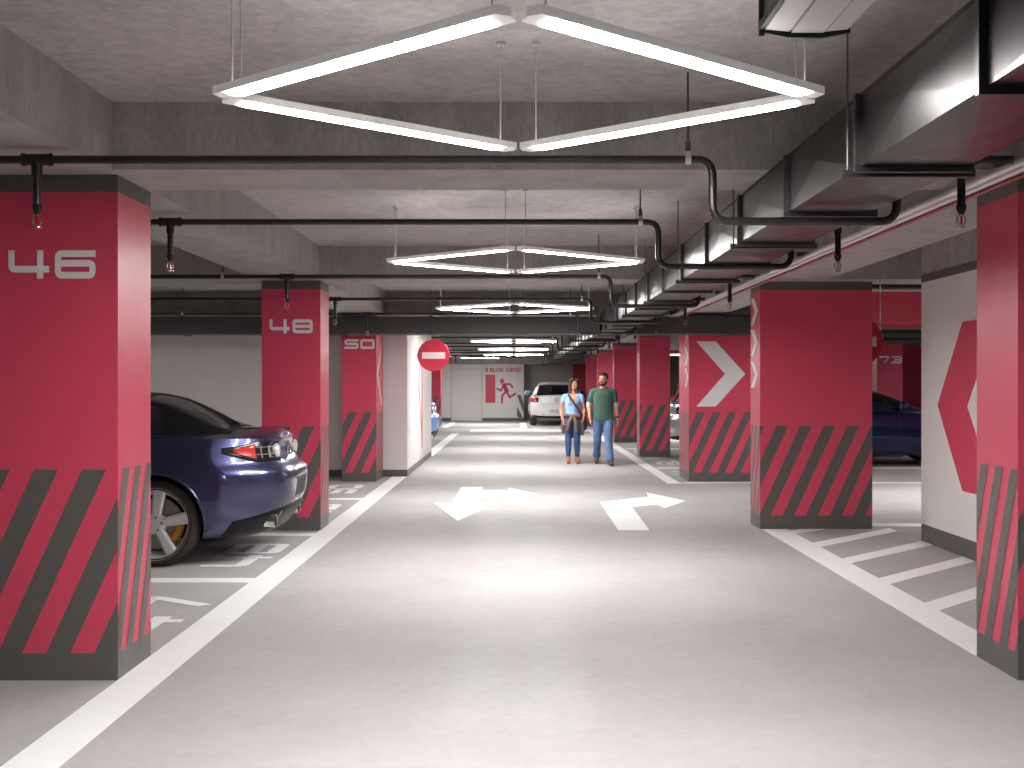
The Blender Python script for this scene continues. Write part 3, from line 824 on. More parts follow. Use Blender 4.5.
    for sg in (1, -1):
        vs = [(a[0], sg*a[1], a[2]) for r in rows for a in r]
        glass, pnt, blk = [], [], []
        for i in range(NU):
            um = (us[i]+us[i+1])/2
            for k in range(m_-1):
                f = (i*m_+k, i*m_+k+1, (i+1)*m_+k+1, (i+1)*m_+k)
                if sg < 0: f = f[::-1]
                if k < NF:
                    fr = (k+.5)/NF; a, b = K['side']; lean = .30*fr
                    inside = a+lean*(.3 if kind == 'coupe' else .25) < um < b-lean*1.4 and .10 < fr < .92
                    pil = abs(um-(a+(b-a)*.5)) < .035
                    (glass if inside and not pil else blk if (inside or .06 < fr < .95 and a-.05 < um < b+.05) else blk if kind == 'coupe' and um < 1.7 and fr > .05 else pnt).append(f)
                else:
                    q = 1-(k-NF+.5)/NT
                    a, b = K['rear']; c, d_ = K['front']
                    if (a < um < b or c < um < d_) and q < .90: glass.append(f)
                    elif (a-.04 < um < b+.03 or c-.03 < um < d_+.05) and q < .96: blk.append(f)
                    else: pnt.append(f)
        k0 = len(mb.v)
        mb.add(vs, pnt, paint)
        for fl, m in ((glass, 'glass'), (blk, 'trim_black')):
            mb.f += [tuple(k0+j for j in f) for f in fl]; mb.m += [mb.mi(m)]*len(fl)
    gh = mb.build('greenhouse', root, fix=False)
    bm = bmesh.new(); bm.from_mesh(gh.data); bmesh.ops.remove_doubles(bm, verts=bm.verts, dist=.0005); bmesh.ops.recalc_face_normals(bm, faces=bm.faces); bm.to_mesh(gh.data); bm.free()
    shade(gh.data, 40)
    if kind == 'hatch':                            # roof spoiler over the rear screen
        P = [(-.62+1.24*k/16) for k in range(17)]
        mb = MB(); prof = [(.30, 1.50), (.52, 1.585), (.75, 1.59), (.55, 1.53), (.36, 1.475)]
        vs = []; m5 = len(prof)
        for v in P:
            vs += [(a+.05*(v/.62)**2, v, b-.03*(abs(v)/.62)**2.5) for a, b in prof]
        fs = [(i*m5+j, i*m5+(j+1) % m5, (i+1)*m5+(j+1) % m5, (i+1)*m5+j) for i in range(16) for j in range(m5)]
        fs += [tuple(range(m5)), tuple(range(16*m5, 17*m5))]
        mb.add(vs, fs, paint).build('roof_spoiler', root, smooth=True)
    # patches that follow the rear skin
    def patch(mb, s0, s1, za, zb, off, m, ns=16, nz=6, end=0, thick=True):
        fa = za if callable(za) else (lambda s: za); fb = zb if callable(zb) else (lambda s: zb)
        g = []
        for i in range(ns+1):
            s = s0+(s1-s0)*i/ns
            for k in range(nz+1):
                z = fa(s)+(fb(s)-fa(s))*k/nz
                P = pt(z, s, end); e = .004
                a = pt(z, s+e, end)-pt(z, s-e, end); b = pt(z+e, s, end)-pt(z-e, s, end)
                nn = a.cross(b).normalized()
                if nn.x > 0 and abs(s) < 1 and end == 0 or nn.y*P.y < 0 and abs(s) >= 1: nn = -nn
                if end == 1 and nn.x < 0: nn = -nn
                edge = i in (0, ns) or k in (0, nz)
                g.append(P+nn*(off if not (edge and thick) else -.004))
        mb.add(g, [(i*(nz+1)+k, (i+1)*(nz+1)+k, (i+1)*(nz+1)+k+1, i*(nz+1)+k+1) for i in range(ns) for k in range(nz)], m)
        return mb
    for sg in (-1, 1):
        if kind == 'coupe':
            lens = patch(MB(), sg*.44, sg*.93, lambda s: .845+.09*max(0, (abs(s)-.74)/.19)**1.5, lambda s: 1.005-.05*max(0, (abs(s)-.74)/.19), .010, 'tail_dark', 24, 8).build('tail_light', root, smooth=True, angle=60)
            patch(MB(), sg*.745, sg*.905, lambda s: .86+.07*max(0, (abs(s)-.76)/.15)**1.5, lambda s: .992-.045*max(0, (abs(s)-.76)/.15), .018, 'tail_red', 12, 8).build('red_lens', lens, smooth=True, angle=60)
            for z in (.892, .952): patch(MB(), sg*.5, sg*.80, z, z+.018, .022, 'tail_clear', 10, 2).build('chrome_bar', lens, smooth=True, angle=60)
            for s in (.60, .69, .765): patch(MB(), sg*s, sg*(s+.022), .862, .985, .021, 'tail_clear', 2, 8).build('chrome_bar', lens, smooth=True, angle=60)
            mb = MB(); c = pt(.925, sg*.475)
            mb.lathe([(0, -.03), (.05, -.028), (.064, -.012), (.064, .03)], 'tail_clear', (c.x-.004, c.y, c.z), 'x', 28); mb.build('round_lens', lens, smooth=True)
            patch(MB(), sg*.40, sg*.965, lambda s: .832+.085*max(0, (abs(s)-.74)/.225)**1.5, lambda s: 1.018-.055*max(0, (abs(s)-.74)/.225), .005, 'tail_dark', 24, 8).build('lamp_surround', lens, smooth=True, angle=60)
            ex = MB(); c = pt(.33, sg*.62)
            ex.lathe([(.045, .12), (.052, -.06), (.058, -.065), (.05, -.06), (.044, .1)], 'chrome', (c.x-.005, c.y, .335), 'x', 28); ex.build('exhaust_tip', root, smooth=True)
            patch(MB(), sg*.50, sg*.535, .33, .44, .012, 'tail_clear', 3, 5).build('reflector', root, smooth=True)
            patch(MB(), sg*.22, sg*.48, .30, .45, .006, 'black', 8, 5).build('bumper_grille', root)
        else:
            lens = patch(MB(), sg*.74, sg*1.16, lambda s: .84, lambda s: 1.02, .012, 'tail_dark', 16, 8).build('tail_light', root, smooth=True, angle=60)
            patch(MB(), sg*.79, sg*1.13, .86, 1.005, .02, 'tail_red', 10, 8).build('red_lens', lens, smooth=True, angle=60)
            patch(MB(), sg*.80, sg*.875, .868, .93, .026, 'tail_clear', 5, 4).build('clear_lens', lens, smooth=True, angle=60)
            patch(MB(), sg*.5, sg*.62, .40, .43, .008, 'tail_red', 5, 2).build('reflector', root, smooth=True)
        # mirrors
        um = ip([(0, 0), (1, 1)], 0)+(2.98 if kind == 'coupe' else 2.85); wbm = ip(K['wb'], um); zb = ip(K['sh'], um)
        hs = MB().ball((um, sg*(wbm+.17), zb+.12), (.07, .12, .085), paint, 18, 12)
        hs.tube([(um, sg*(wbm-.02), zb+.04), (um, sg*(wbm+.1), zb+.09)], .025, 'trim_black', 10)
        h = hs.build('door_mirror', root, smooth=True)
        MB().lathe([(0, -.055), (.085, -.053), (.085, -.03)], 'glass_blue', (um-.018, sg*(wbm+.175), zb+.12), 'x', 24).build('mirror_glass', h, smooth=True)
        hl = patch(MB(), sg*.62, sg*1.15, .66, .80, .01, 'tail_clear', 12, 6, 1).build('head_light', root, smooth=True, angle=60)
        # door seams and handle
        mb = MB()
        for u in ((1.75, 2.95) if kind == 'coupe' else (1.0, 2.0, 3.02)):
            P = []
            for k in range(12):
                zl = z0+.1+(zr-z0-.1)*k/11
                P.append((u+.02*math.sin(k/2), sg*(hw*ip(tw, zl)*plan(u)+flare(u, zl)), zz(zl, u)))
            MB().tube(P, .004, 'black', 6).build('door_seam', root)
        u = 1.95 if kind == 'coupe' else 2.1
        zl = zr-.12
        MB().tube([(u, sg*(hw*ip(tw, zl)*plan(u)+.004), zz(zl, u)), (u+.05, sg*(hw*ip(tw, zl)*plan(u)+.03), zz(zl, u)), (u+.2, sg*(hw*ip(tw, zl)*plan(u)+.03), zz(zl, u)), (u+.25, sg*(hw*ip(tw, zl)*plan(u)+.004), zz(zl, u))], .012, paint, 8).build('door_handle', root, smooth=True)
    # lower rear valance, plate, emblem
    if kind == 'coupe':
        patch(MB(), -.93, .93, .215, lambda s: .475-.14*abs(s)**3, .012, 'trim_black', 40, 8).build('rear_diffuser', root, smooth=True, angle=50)
        patch(MB(), -.27, .27, .50, .70, .005, 'black', 12, 6).build('plate_recess', root)
        patch(MB(), -.44, .44, lambda s: 1.018, lambda s: 1.035, .02, paint, 24, 3).build('spoiler_lip', root, smooth=True)
        c = pt(.925, 0)
        e = MB().lathe([(.058, -.010), (.066, -.014), (.072, -.008), (.066, .0), (.058, 0)], 'chrome', (c.x-.004, 0, c.z), 'x', 32, closed=True)
        e.tube([(c.x-.012, -.056, c.z+.02), (c.x-.016, -.028, c.z+.014), (c.x-.016, 0, c.z-.022), (c.x-.016, .028, c.z+.014), (c.x-.012, .056, c.z+.02)], .008, 'chrome', 8)
        e.build('emblem', root, smooth=True)
        MB().tube([(c.x-.012, .05, 1.06), (c.x-.012, 0, 1.062), (c.x-.012, -.05, 1.06)], .009, 'chrome', 8).build('trunk_lock', root, smooth=True)
        bt = text_mesh('RX-8', .062, 'chrome', .001)
        b = link('model_lettering', bt, root); c = pt(.865, -.28); c2 = pt(.865, .26)
        b.location = (c2.x-.012, c2.y, .865); b.rotation_euler = (PI/2, 0, -PI/2-.10)
    else:
        patch(MB(), -1.0, 1.0, .275, lambda s: .36+.04*abs(s)**3, .012, 'trim_black', 40, 5).build('rear_valance', root, smooth=True, angle=50)
        patch(MB(), -.29, .29, .47, .60, .010, 'plate', 12, 4).build('number_plate', root)
        patch(MB(), -.62, .62, .785, .80, .004, 'trim_black', 20, 2).build('tailgate_seam', root)
        c = pt(.93, 0)
        e = MB().lathe([(.070, -.010), (.078, -.014), (.084, -.008), (.078, .0), (.070, 0)], 'chrome', (c.x-.004, 0, c.z), 'x', 32, closed=True)
        for P in ([(-.03, .062), (0, .012), (.03, .062)], [(-.056, .034), (-.026, -.055), (0, 0), (.026, -.055), (.056, .034)]):
            e.tube([(c.x-.012, a, c.z+b) for a, b in P], .008, 'chrome', 8)
        e.build('emblem', root, smooth=True)
        w = MB().tube([(.155, -.05, 1.15), (.21, -.3, 1.22)], .008, 'trim_black', 8); w.build('rear_wiper', root, smooth=True)
    # wheels
    r = K['r']
    for wi, w in enumerate(K['wheels']):
        for sg in (-1, 1):
            yo = sg*(hw*.965); yi = yo-sg*.235; ym = (yo+yi)/2
            rr = r*.83
            wheel = MB().lathe([(rr-.012, yi), (rr+.02, yi-sg*.0), (r-.03, yi+sg*.012), (r-.006, yi+sg*.04), (r, ym-sg*.03), (r, ym+sg*.03), (r-.006, yo-sg*.04), (r-.03, yo-sg*.010), (rr+.02, yo+sg*.004), (rr-.012, yo-sg*.01)], 'rubber', (w, 0, r), 'y', 64)
            wo = wheel.build('wheel', root, smooth=True, angle=30)
            mb = MB().lathe([(rr-.012, yi+sg*.01), (rr-.03, yi+sg*.05), (rr-.055, ym), (rr-.03, yo-sg*.045), (rr-.012, yo-sg*.018), (rr+.003, yo-sg*.002), (rr+.004, yo-sg*.014)], 'alloy', (w, 0, r), 'y', 64)
            mb.lathe([(0, yo-sg*.035), (.05, yo-sg*.03), (.085, yo-sg*.04), (.09, yo-sg*.07), (0, yo-sg*.07)], 'alloy', (w, 0, r), 'y', 40)
            ns = rim_spokes
            for k in range(ns):
                a = 2*PI*k/ns+PI/2+.12; ca, sa = math.cos(a), math.sin(a)
                w0, w1 = (.036, .052) if ns <= 5 else (.022, .03)
                vs = []
                for rad, wd, y_ in ((.06, w0, yo-sg*.03), (rr*.55, (w0+w1)/2, yo-sg*.026), (rr-.022, w1, yo-sg*.03)):
                    for t, dy in ((-1, -sg*.012), (-.6, 0), (.6, 0), (1, -sg*.012), (1, -sg*.045), (-1, -sg*.045)):
                        vs.append((w+rad*ca-t*wd*sa, y_+dy, r+rad*sa+t*wd*ca))
                fs = [(i*6+j, i*6+(j+1) % 6, (i+1)*6+(j+1) % 6, (i+1)*6+j) for i in range(2) for j in range(6)]+[tuple(range(6)), tuple(range(12, 18))]
                mb.add(vs, fs, 'alloy')
            for k in range(5):
                a = 2*PI*k/5+.5
                mb.lathe([(0, yo-sg*.02), (.010, yo-sg*.022), (.012, yo-sg*.04)], 'disc', (w+.055*math.cos(a), 0, r+.055*math.sin(a)), 'y', 10)
            mb.build('rim', wo, smooth=True, angle=30)
            MB().lathe([(.06, ym+sg*.02), (rr*.72, ym+sg*.02), (rr*.72, ym-sg*.005), (.06, ym-sg*.005)], 'disc', (w, 0, r), 'y', 48, closed=True).build('brake_disc', wo, smooth=True, angle=30)
            P = [(w+rr*.62*math.cos(a), ym+sg*.02, r+rr*.62*math.sin(a)) for a in [(PI-.1+.9*k/8) if wi == 0 else -.3+.9*k/8 for k in range(9)]]
            MB().tube([(q[0]-(2*q[0]-2*w)*(wi == 0 and 0), q[1], q[2]) for q in P], .042, 'caliper' if kind == 'coupe' else 'disc', 10).build('brake_caliper', wo, smooth=True)
    return root

def place(o, x, y, rz, lb):
    o.location = (x, y, 0); o.rotation_euler = (0, 0, rz); return tag(o, lb, 'car', 'parked cars')
coupe = make_car(COUPE, 'cp_blue', 5, 'car', 'coupe')
place(coupe, -1.925, 10.3, PI, 'dark metallic blue coupe parked between columns 46 and 48')
hatch = make_car(HATCH, 'cp_white', 5, 'car', 'hatch')
place(hatch, 1.43, 41.0, PI/2, 'white hatchback parked at the end of the lane, tail towards us')
def repaint(src, a, b):
    c = copy_tree(src)
    st = [c]
    while st:
        o = st.pop(); st += [x for x in bpy.data.objects if x.parent == o]
        if o.type == 'MESH' and any(s.material == M[a] for s in o.material_slots):
            o.data = o.data.copy()
            for i, m in enumerate(o.data.materials):
                if m == M[a]: o.data.materials[i] = M[b]
    return c
place(repaint(coupe, 'cp_blue', 'cp_sky'), -1.76, 26.4, PI, 'pale blue car whose tail peeks out beyond the white partition')
place(repaint(coupe, 'cp_blue', 'cp_navy'), 4.0, 21.75, 0, 'navy blue car seen between the wide column and the hexagon wall')
place(repaint(hatch, 'cp_white', 'cp_silver'), 3.3, 25.6, 0, 'silver car tail glimpsed beyond the chevron column')
# ------------------------------------------------------------------ people
def frame_rot(d):
    d = Vector(d).normalized(); return Vector((0, 0, 1)).rotation_difference(d).to_matrix()
def capsule(mb, a, b, ra, rb, m='skin', flat=(1, 1), seg=16, rot=0.0):
    a = Vector(a); b = Vector(b); ln = (b-a).length
    Rm = frame_rot(b-a) @ Matrix.Rotation(rot, 3, 'Z')
    rings = []
    for k in range(6): t = PI/2*k/6; rings.append((ra*math.sin(t), -ra*math.cos(t)))
    for k in range(5): q = k/4; rings.append((ra+(rb-ra)*q, ln*q))
    for k in range(1, 7): t = PI/2*k/6; rings.append((rb*math.cos(t), ln+rb*math.sin(t)))
    vs, fs = [], []
    for r, h in rings:
        r = max(r, 1e-4)
        for j in range(seg):
            w = 2*PI*j/seg; vs.append(a+Rm @ Vector((r*flat[0]*math.cos(w), r*flat[1]*math.sin(w), h)))
    n = len(rings)
    for i in range(n-1):
        for j in range(seg):
            k = (j+1) % seg; fs.append((i*seg+j, i*seg+k, (i+1)*seg+k, (i+1)*seg+j))
    fs += [tuple(reversed(range(seg))), tuple(range((n-1)*seg, n*seg))]
    mb.add(vs, fs, m)
def chain(mb, pts, rs, **kw):
    for a, b, ra, rb in zip(pts, pts[1:], rs, rs[1:]): capsule(mb, a, b, ra, rb, **kw)
def fuse(mb, name, parent, m, voxel=.006, smooth=4, cuts=()):
    o = mb.build(name)
    r = o.modifiers.new('fuse', 'REMESH'); r.mode = 'VOXEL'; r.voxel_size = voxel
    if smooth:
        s = o.modifiers.new('soft', 'SMOOTH'); s.iterations = smooth; s.factor = .5
    me = baked(o)
    for co_, no_ in cuts:
        bm = bmesh.new(); bm.from_mesh(me)
        bmesh.ops.bisect_plane(bm, geom=bm.verts[:]+bm.edges[:]+bm.faces[:], plane_co=co_, plane_no=no_, clear_outer=True)
        bm.to_mesh(me); bm.free()
    me.materials.clear(); me.materials.append(M[m]); shade(me, 180)
    return link(name, me, parent)
def hand(mb, wrist, elbow, side, inward):
    """palm, four unequal curled fingers and a thumb; side=+1/-1 gives the thumb side (towards -y, the walking direction)"""
    d = (Vector(wrist)-Vector(elbow)).normalized(); f = Vector((0, -1, 0)); f = (f-d*f.dot(d)).normalized()   # f: thumb side / forward
    nrm = Vector((inward, 0, 0)); nrm = (nrm-d*nrm.dot(d)-f*nrm.dot(f)).normalized()                          # palm faces the thigh
    w = Vector(wrist)
    for q in (-.028, -.010, .010, .028):
        capsule(mb, w+d*.01+f*q*.7, w+d*.085+f*q, .014, .012)
    for i, (q, ln) in enumerate(((.031, .068), (.0105, .078), (-.0105, .072), (-.031, .056))):
        p0 = w+d*.085+f*q*1.02; c = .25+.10*i
        p1 = p0+(d*math.cos(c)+nrm*math.sin(c)).normalized()*ln*.45+f*q*.10
        p2 = p1+(d*math.cos(c*2.4)+nrm*math.sin(c*2.4)).normalized()*ln*.32
        p3 = p2+(d*math.cos(c*3.6)+nrm*math.sin(c*3.6)).normalized()*ln*.25
        chain(mb, [p0, p1, p2, p3], [.0095, .0088, .008, .007], seg=10)
    t0 = w+d*.03+f*.026; t1 = t0+(d*.6+f*.75+nrm*.25).normalized()*.036; t2 = t1+(d*.9+f*.25+nrm*.3).normalized()*.03; t3 = t2+(d+nrm*.3).normalized()*.022
    chain(mb, [t0, t1, t2, t3], [.014, .0115, .0098, .0078], seg=10)
def head(mb, c, turn, sc=1.0, nod=0.0):
    """head volumes added to the body; returns a function mapping head-local points to the figure (face looks to -y)"""
    Rz = Matrix.Rotation(turn, 3, 'Z') @ Matrix.Rotation(nod, 3, 'X'); c = Vector(c)
    L2 = lambda p: c+Rz @ (Vector(p)*sc)
    def ell(p, r, n=20, m_=14):
        t = MB().ball((0, 0, 0), r, 'skin', n, m_)
        mb.add([L2(Vector(v)+Vector(p)) for v in t.v], t.f, 'skin')
    ell((0, .008, .03), (.074, .094, .088)); ell((0, -.022, -.035), (.058, .066, .075)); ell((0, -.048, -.075), (.034, .034, .028))
    ell((0, -.06, .018), (.055, .03, .02))
    for s in (-1, 1):
        ell((s*.038, -.062, -.012), (.022, .022, .02)); ell((s*.076, .012, -.008), (.010, .020, .031))
    capsule(mb, L2((0, -.086, .014)), L2((0, -.106, -.020)), .0075*sc, .0125*sc)
    for s in (-1, 1): capsule(mb, L2((s*.008, -.094, -.026)), L2((s*.011, -.092, -.026)), .008*sc, .007*sc)
    capsule(mb, L2((-.016, -.086, -.052)), L2((.016, -.086, -.052)), .008*sc, .008*sc)
    return L2
def face(L2, root, hair):
    for s in (-1, 1):
        b = MB()
        for v, r, m in (((s*.031, -.079, .006), .0095, 'letter'), ((s*.031, -.0845, .006), .0065, 'eye')):
            t = MB().ball((0, 0, 0), r, m, 12, 8); b.add([L2(Vector(q)+Vector(v)) for q in t.v], t.f, m)
        b.build('eye', root, smooth=True)
        b = MB(); chain(b, [L2((s*.016, -.090, .026)), L2((s*.032, -.090, .031)), L2((s*.048, -.080, .026))], [.004, .0045, .003], m=hair, seg=8); b.build('eyebrow', root, smooth=True)
    b = MB(); chain(b, [L2((-.022, -.0905, -.053)), L2((0, -.0955, -.051)), L2((.022, -.0905, -.053))], [.0035, .006, .0035], m='lip', seg=8); b.build('mouth', root, smooth=True)

def person(loc, P, name_lb, kind):
    root = MB()
    hp = P['hip']; hd = P['head']
    # one continuous body
    b = MB()
    chain(b, [(0, 0, P['pelvis']), (0, -.005, P['waist']), (0, 0, P['chest']), (0, .01, P['neck']-.05)], P['torso'], flat=(1.32, .86))
    for s in (-1, 1):
        sh = P['sh'][s]; capsule(b, (0, .01, P['neck']-.05), sh, .05, P['r_sh'])
        chain(b, [sh, P['el'][s], P['wr'][s]], [P['r_sh']*.92, P['r_el'], P['r_wr']])
        k0 = Vector(P['el'][s]); k1 = Vector(P['wr'][s]); capsule(b, k0.lerp(k1, .12), k0.lerp(k1, .45), P['r_el']*1.06, P['r_el']*.95)
        hand(b, P['wr'][s], P['el'][s], s, -s)
        hj, kn, an = P['hipj'][s], P['kn'][s], P['an'][s]
        chain(b, [hj, kn, an], P['leg'])
        capsule(b, Vector(kn).lerp(Vector(an), .15)+Vector((0, .015, 0)), Vector(kn).lerp(Vector(an), .45)+Vector((0, .012, 0)), P['leg'][1]*1.0, P['leg'][1]*.85)
        capsule(b, (0, 0, P['pelvis']), hj, P['leg'][0], P['leg'][0])
        capsule(b, an, P['toe'][s], .035, .028)
    capsule(b, (0, .012, P['neck']-.08), (hd[0]*.6, hd[1]+.012, hd[2]-.06), P['r_neck']*1.15, P['r_neck'])
    L2 = head(b, hd, P['turn'], P['hs'])
    body = fuse(b, 'person', None, 'skin', .0045, 3)
    body.location = loc; tag(body, name_lb, 'person', None, 'thing')
    face(L2, body, 'hair_dark' if kind == 'man' else 'hair_brown')
    return body, L2

def leg_cloth(P, m, name, root, rs, low, voxel=.007, hem=.0, waist=.0):
    b = MB()
    chain(b, [(0, .0, P['pelvis']-.02), (0, 0, P['waist']-.04)], [P['torso'][0]*1.10, P['torso'][1]*1.12], flat=(1.30, .90))
    cut = []
    for s in (-1, 1):
        hj, kn, an = Vector(P['hipj'][s]), Vector(P['kn'][s]), Vector(P['an'][s])
        low_p = kn.lerp(an, low)
        chain(b, [hj, kn, kn.lerp(an, .5), low_p], rs)
        capsule(b, (0, 0, P['pelvis']), hj, rs[0]*.9, rs[0]*.95)
    return fuse(b, name, root, m, voxel, 3)
def shoe(mb, an, toe, m, boot=0.0, w=1.0):
    an = Vector(an); toe = Vector(toe); d = (toe-an); fl = Vector((d.x, d.y, d.z))
    heel = an+Vector((0, .035, -.03))
    capsule(mb, an+Vector((0, .005, .01+boot)), an+Vector((0, .005, -.02)), .045*w, .046*w, m)
    capsule(mb, heel, an.lerp(toe, .55), .046*w, .044*w, m); capsule(mb, an.lerp(toe, .55), toe, .046*w, .034*w, m)

# ---- man
PM = dict(hip=.90, pelvis=.90, waist=1.06, chest=1.27, neck=1.45, torso=[.118, .112, .132, .07], r_neck=.054,
          sh={-1: (-.19, .01, 1.35), 1: (.19, .01, 1.35)}, el={-1: (-.262, .03, 1.105), 1: (.232, .03, 1.10)}, wr={-1: (-.252, -.085, .865), 1: (.262, -.03, .86)},
          r_sh=.058, r_el=.042, r_wr=.028, hipj={-1: (-.09, 0, .88), 1: (.09, 0, .88)}, kn={-1: (-.105, .02, .49), 1: (.085, -.16, .485)}, an={-1: (-.10, .30, .135), 1: (.105, -.30, .085)},
          toe={-1: (-.115, .17, .035), 1: (.125, -.45, .035)}, leg=[.09, .062, .042], head=(-.0, -.01, 1.578), turn=-.45, hs=1.06)
man, L2 = person((1.60, 21.35, 0), PM, 'man in a green shirt and blue jeans walking towards us', 'man')
leg_cloth(PM, 'jeans_light', 'jeans', man, [.100, .077, .070, .076], .90)
b = MB()
chain(b, [(0, 0, .72), (0, -.005, 1.0), (0, 0, 1.28), (0, .01, 1.40)], [.160, .140, .148, .085], flat=(1.34, .88))
for s in (-1, 1):
    capsule(b, (0, .01, 1.395), PM['sh'][s], .062, .066); e = Vector(PM['sh'][s]).lerp(Vector(PM['el'][s]), .62); capsule(b, PM['sh'][s], e, .068, .066)
shirt = fuse(b, 'green_shirt', man, 'shirt_green', .006, 3, cuts=[((0, 0, .825), (0, 0, -1)), ((0, -.05, 1.425), (0, -.5, 1))])
b = MB()
for s in (-1, 1):
    sh, el, wr = (Vector(PM[k][s]) for k in ('sh', 'el', 'wr'))
    b = MB(); chain(b, [sh.lerp(el, .5), el, el.lerp(wr, .06)], [.056, .052, .05]); fuse(b, 'grey_sleeve', man, 'sleeve_grey', .005, 3)
    b = MB(); shoe(b, PM['an'][s], PM['toe'][s], 'shoe_brown'); fuse(b, 'shoe', man, 'shoe_brown', .006, 3)
b = MB()
def hair_ell(b, p, r, m):
    t = MB().ball((0, 0, 0), r, m, 24, 16); b.add([L2(Vector(v)+Vector(p)) for v in t.v], t.f, m)
hair_ell(b, (0, .026, .052), (.080, .094, .080), 'hair_dark'); hair_ell(b, (0, -.045, .096), (.058, .05, .032), 'hair_dark'); hair_ell(b, (0, .062, .0), (.066, .05, .07), 'hair_dark')
for s in (-1, 1): hair_ell(b, (s*.072, -.004, .028), (.013, .03, .04), 'hair_dark')
fuse(b, 'hair', man, 'hair_dark', .005, 2)
b = MB(); hair_ell(b, (0, -.054, -.083), (.044, .040, .030), 'hair_dark')
for s in (-1, 1): hair_ell(b, (s*.050, -.026, -.058), (.014, .036, .036), 'hair_dark')
for s in (-1, 1): capsule(b, L2((s*.004, -.096, -.041)), L2((s*.026, -.086, -.047)), .007, .006, 'hair_dark')
fuse(b, 'beard', man, 'hair_dark', .004, 2)
w = Vector(PM['el'][1]).lerp(Vector(PM['wr'][1]), .92); d = (Vector(PM['wr'][1])-Vector(PM['el'][1])).normalized()
b = MB().tube([w-d*.014, w+d*.014], .036, 'bag_black', 18); b.build('wrist_watch', man, smooth=True)

# ---- woman
PW = dict(hip=.84, pelvis=.84, waist=1.0, chest=1.17, neck=1.345, torso=[.112, .090, .106, .058], r_neck=.043,
          sh={-1: (-.155, .01, 1.262), 1: (.155, .01, 1.262)}, el={-1: (-.225, .03, 1.03), 1: (.215, .045, 1.03)}, wr={-1: (-.195, -.075, .84), 1: (.20, -.115, .885)},
          r_sh=.046, r_el=.034, r_wr=.023, hipj={-1: (-.08, 0, .82), 1: (.08, 0, .82)}, kn={-1: (-.085, -.05, .455), 1: (.075, -.06, .455)}, an={-1: (-.085, -.03, .09), 1: (.085, .02, .09)},
          toe={-1: (-.09, -.15, .03), 1: (.09, -.10, .03)}, leg=[.088, .056, .036], head=(.012, -.005, 1.485), turn=.5, hs=.98)
woman, L2 = person((1.05, 21.65, 0), PW, 'woman in pale blue top, jeans and tan boots, brown cardigan tied round her waist', 'woman')
leg_cloth(PW, 'jeans_dark', 'jeans', woman, [.098, .064, .056, .046], .80)
b = MB()
chain(b, [(0, 0, .80), (0, -.005, 1.0), (0, -.01, 1.17), (0, .008, 1.29)], [.118, .101, .117, .066], flat=(1.30, .90))
for s in (-1, 1):
    capsule(b, (s*.062, -.062, 1.165), (s*.055, -.07, 1.15), .055, .055)
    capsule(b, (0, .01, 1.29), PW['sh'][s], .048, .052); e = Vector(PW['sh'][s]).lerp(Vector(PW['el'][s]), .34); capsule(b, PW['sh'][s], e, .053, .052)
fuse(b, 'blue_top', woman, 'shirt_blue', .006, 3, cuts=[((0, 0, .84), (0, 0, -1)), ((0, -.075, 1.235), (0, -1, .62))])
for s in (-1, 1):
    b = MB(); shoe(b, PW['an'][s], PW['toe'][s], 'leather', .12, .9); fuse(b, 'ankle_boot', woman, 'leather', .006, 3)
# hair down to the shoulders
b = MB()
hair_ell(b, (0, .022, .05), (.086, .098, .082), 'hair_brown'); hair_ell(b, (0, .06, -.03), (.082, .055, .10), 'hair_brown'); hair_ell(b, (0, .055, -.12), (.088, .048, .08), 'hair_brown')
for s in (-1, 1):
    chain(b, [L2((s*.056, -.048, .092)), L2((s*.084, -.022, .02)), L2((s*.090, -.015, -.07)), L2((s*.085, -.018, -.155))], [.024, .024, .026, .018], m='hair_brown')
fuse(b, 'hair', woman, 'hair_brown', .005, 2)
b = MB()
for s in (-1, 1):
    c = [L2((s*.034+.026*math.cos(2*PI*k/20), -.103, .004+.02*math.sin(2*PI*k/20))) for k in range(21)]
    b.tube(c, .003, 'black', 6, cap=False); b.tube([L2((s*.058, -.100, .008)), L2((s*.082, .0, .008))], .0025, 'black', 6)
b.tube([L2((-.008, -.104, .008)), L2((.008, -.104, .008))], .003, 'black', 6); b.build('eyeglasses', woman, smooth=True)
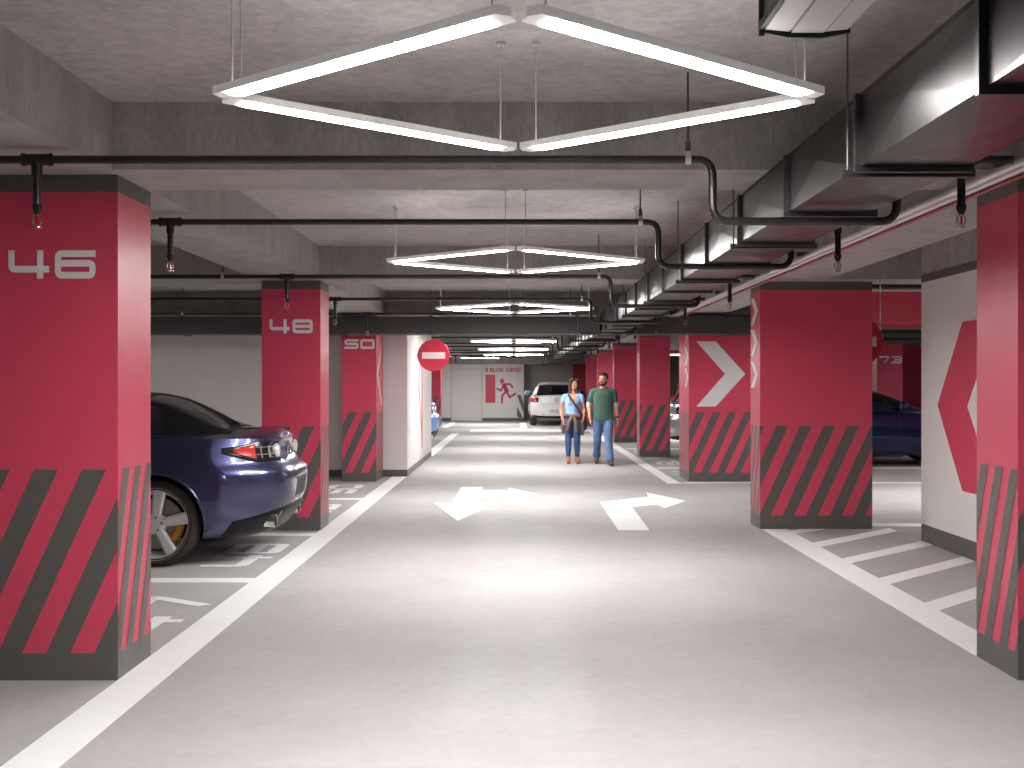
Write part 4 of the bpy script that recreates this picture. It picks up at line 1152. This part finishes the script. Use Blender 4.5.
# cardigan tied round the waist
b = MB()
ringp = [(.165*math.cos(2*PI*k/24), .128*math.sin(2*PI*k/24), .90+.012*math.sin(2*PI*k/12)) for k in range(25)]
chain(b, ringp, [.034]*25)
b.ball((.0, -.145, .895), (.05, .04, .045), 'cardigan')
chain(b, [(-.02, -.15, .89), (-.075, -.175, .78), (-.10, -.16, .64)], [.036, .042, .036]); chain(b, [(.02, -.15, .89), (.05, -.175, .78), (.06, -.165, .62)], [.036, .042, .036])
chain(b, [(.16, -.03, .88), (.185, -.02, .70), (.18, -.03, .56)], [.045, .05, .03]); chain(b, [(-.16, -.02, .88), (-.18, 0, .72), (-.18, .02, .60)], [.045, .05, .035])
chain(b, [(-.1, .13, .86), (-.1, .15, .56)], [.05, .05]); chain(b, [(.0, .14, .86), (.0, .16, .52)], [.05, .05]); chain(b, [(.1, .13, .86), (.1, .15, .56)], [.05, .05])
fuse(b, 'cardigan', woman, 'cardigan', .007, 2)
b = MB()
P = [(-.10, .03, 1.325), (-.06, -.105, 1.26), (.03, -.142, 1.12), (.11, -.148, 1.0), (.175, -.11, .90), (.21, -.02, .84)]
for a, c in zip(P, P[1:]):
    pass
b.tube(fillet(P, .03, 3), .019, 'bag_black', 10); b.build('bag_strap', woman, smooth=True)
b = MB(); capsule(b, (.225, -.01, .845), (.225, -.005, .70), .06, .075, 'bag_black', flat=(.55, 1.25)); fuse(b, 'shoulder_bag', woman, 'bag_black', .007, 3)
# ------------------------------------------------------------------ camera, world, view
cam = bpy.data.cameras.new('camera'); co = link('camera', cam)
co.location = (0, 0, 1.5); co.rotation_euler = (PI/2, 0, 0)
cam.sensor_width = 36; cam.lens = 1150/1024*36; cam.shift_x = -5/1024; cam.clip_end = 200; cam.clip_start = .05
SC.camera = co
wd = bpy.data.worlds.new('world'); SC.world = wd; wd.use_nodes = True
wd.node_tree.nodes['Background'].inputs[0].default_value = (1, .97, .95, 1)
wd.node_tree.nodes['Background'].inputs[1].default_value = .0
SC.view_settings.view_transform = 'Standard'; SC.view_settings.look = 'None'
SC.view_settings.exposure = 1.7; SC.view_settings.gamma = 1; SC.view_settings.use_curve_mapping = False
SC.cycles.max_bounces = 10; SC.cycles.diffuse_bounces = 6; SC.cycles.glossy_bounces = 5
SC.cycles.sample_clamp_indirect = 8.0
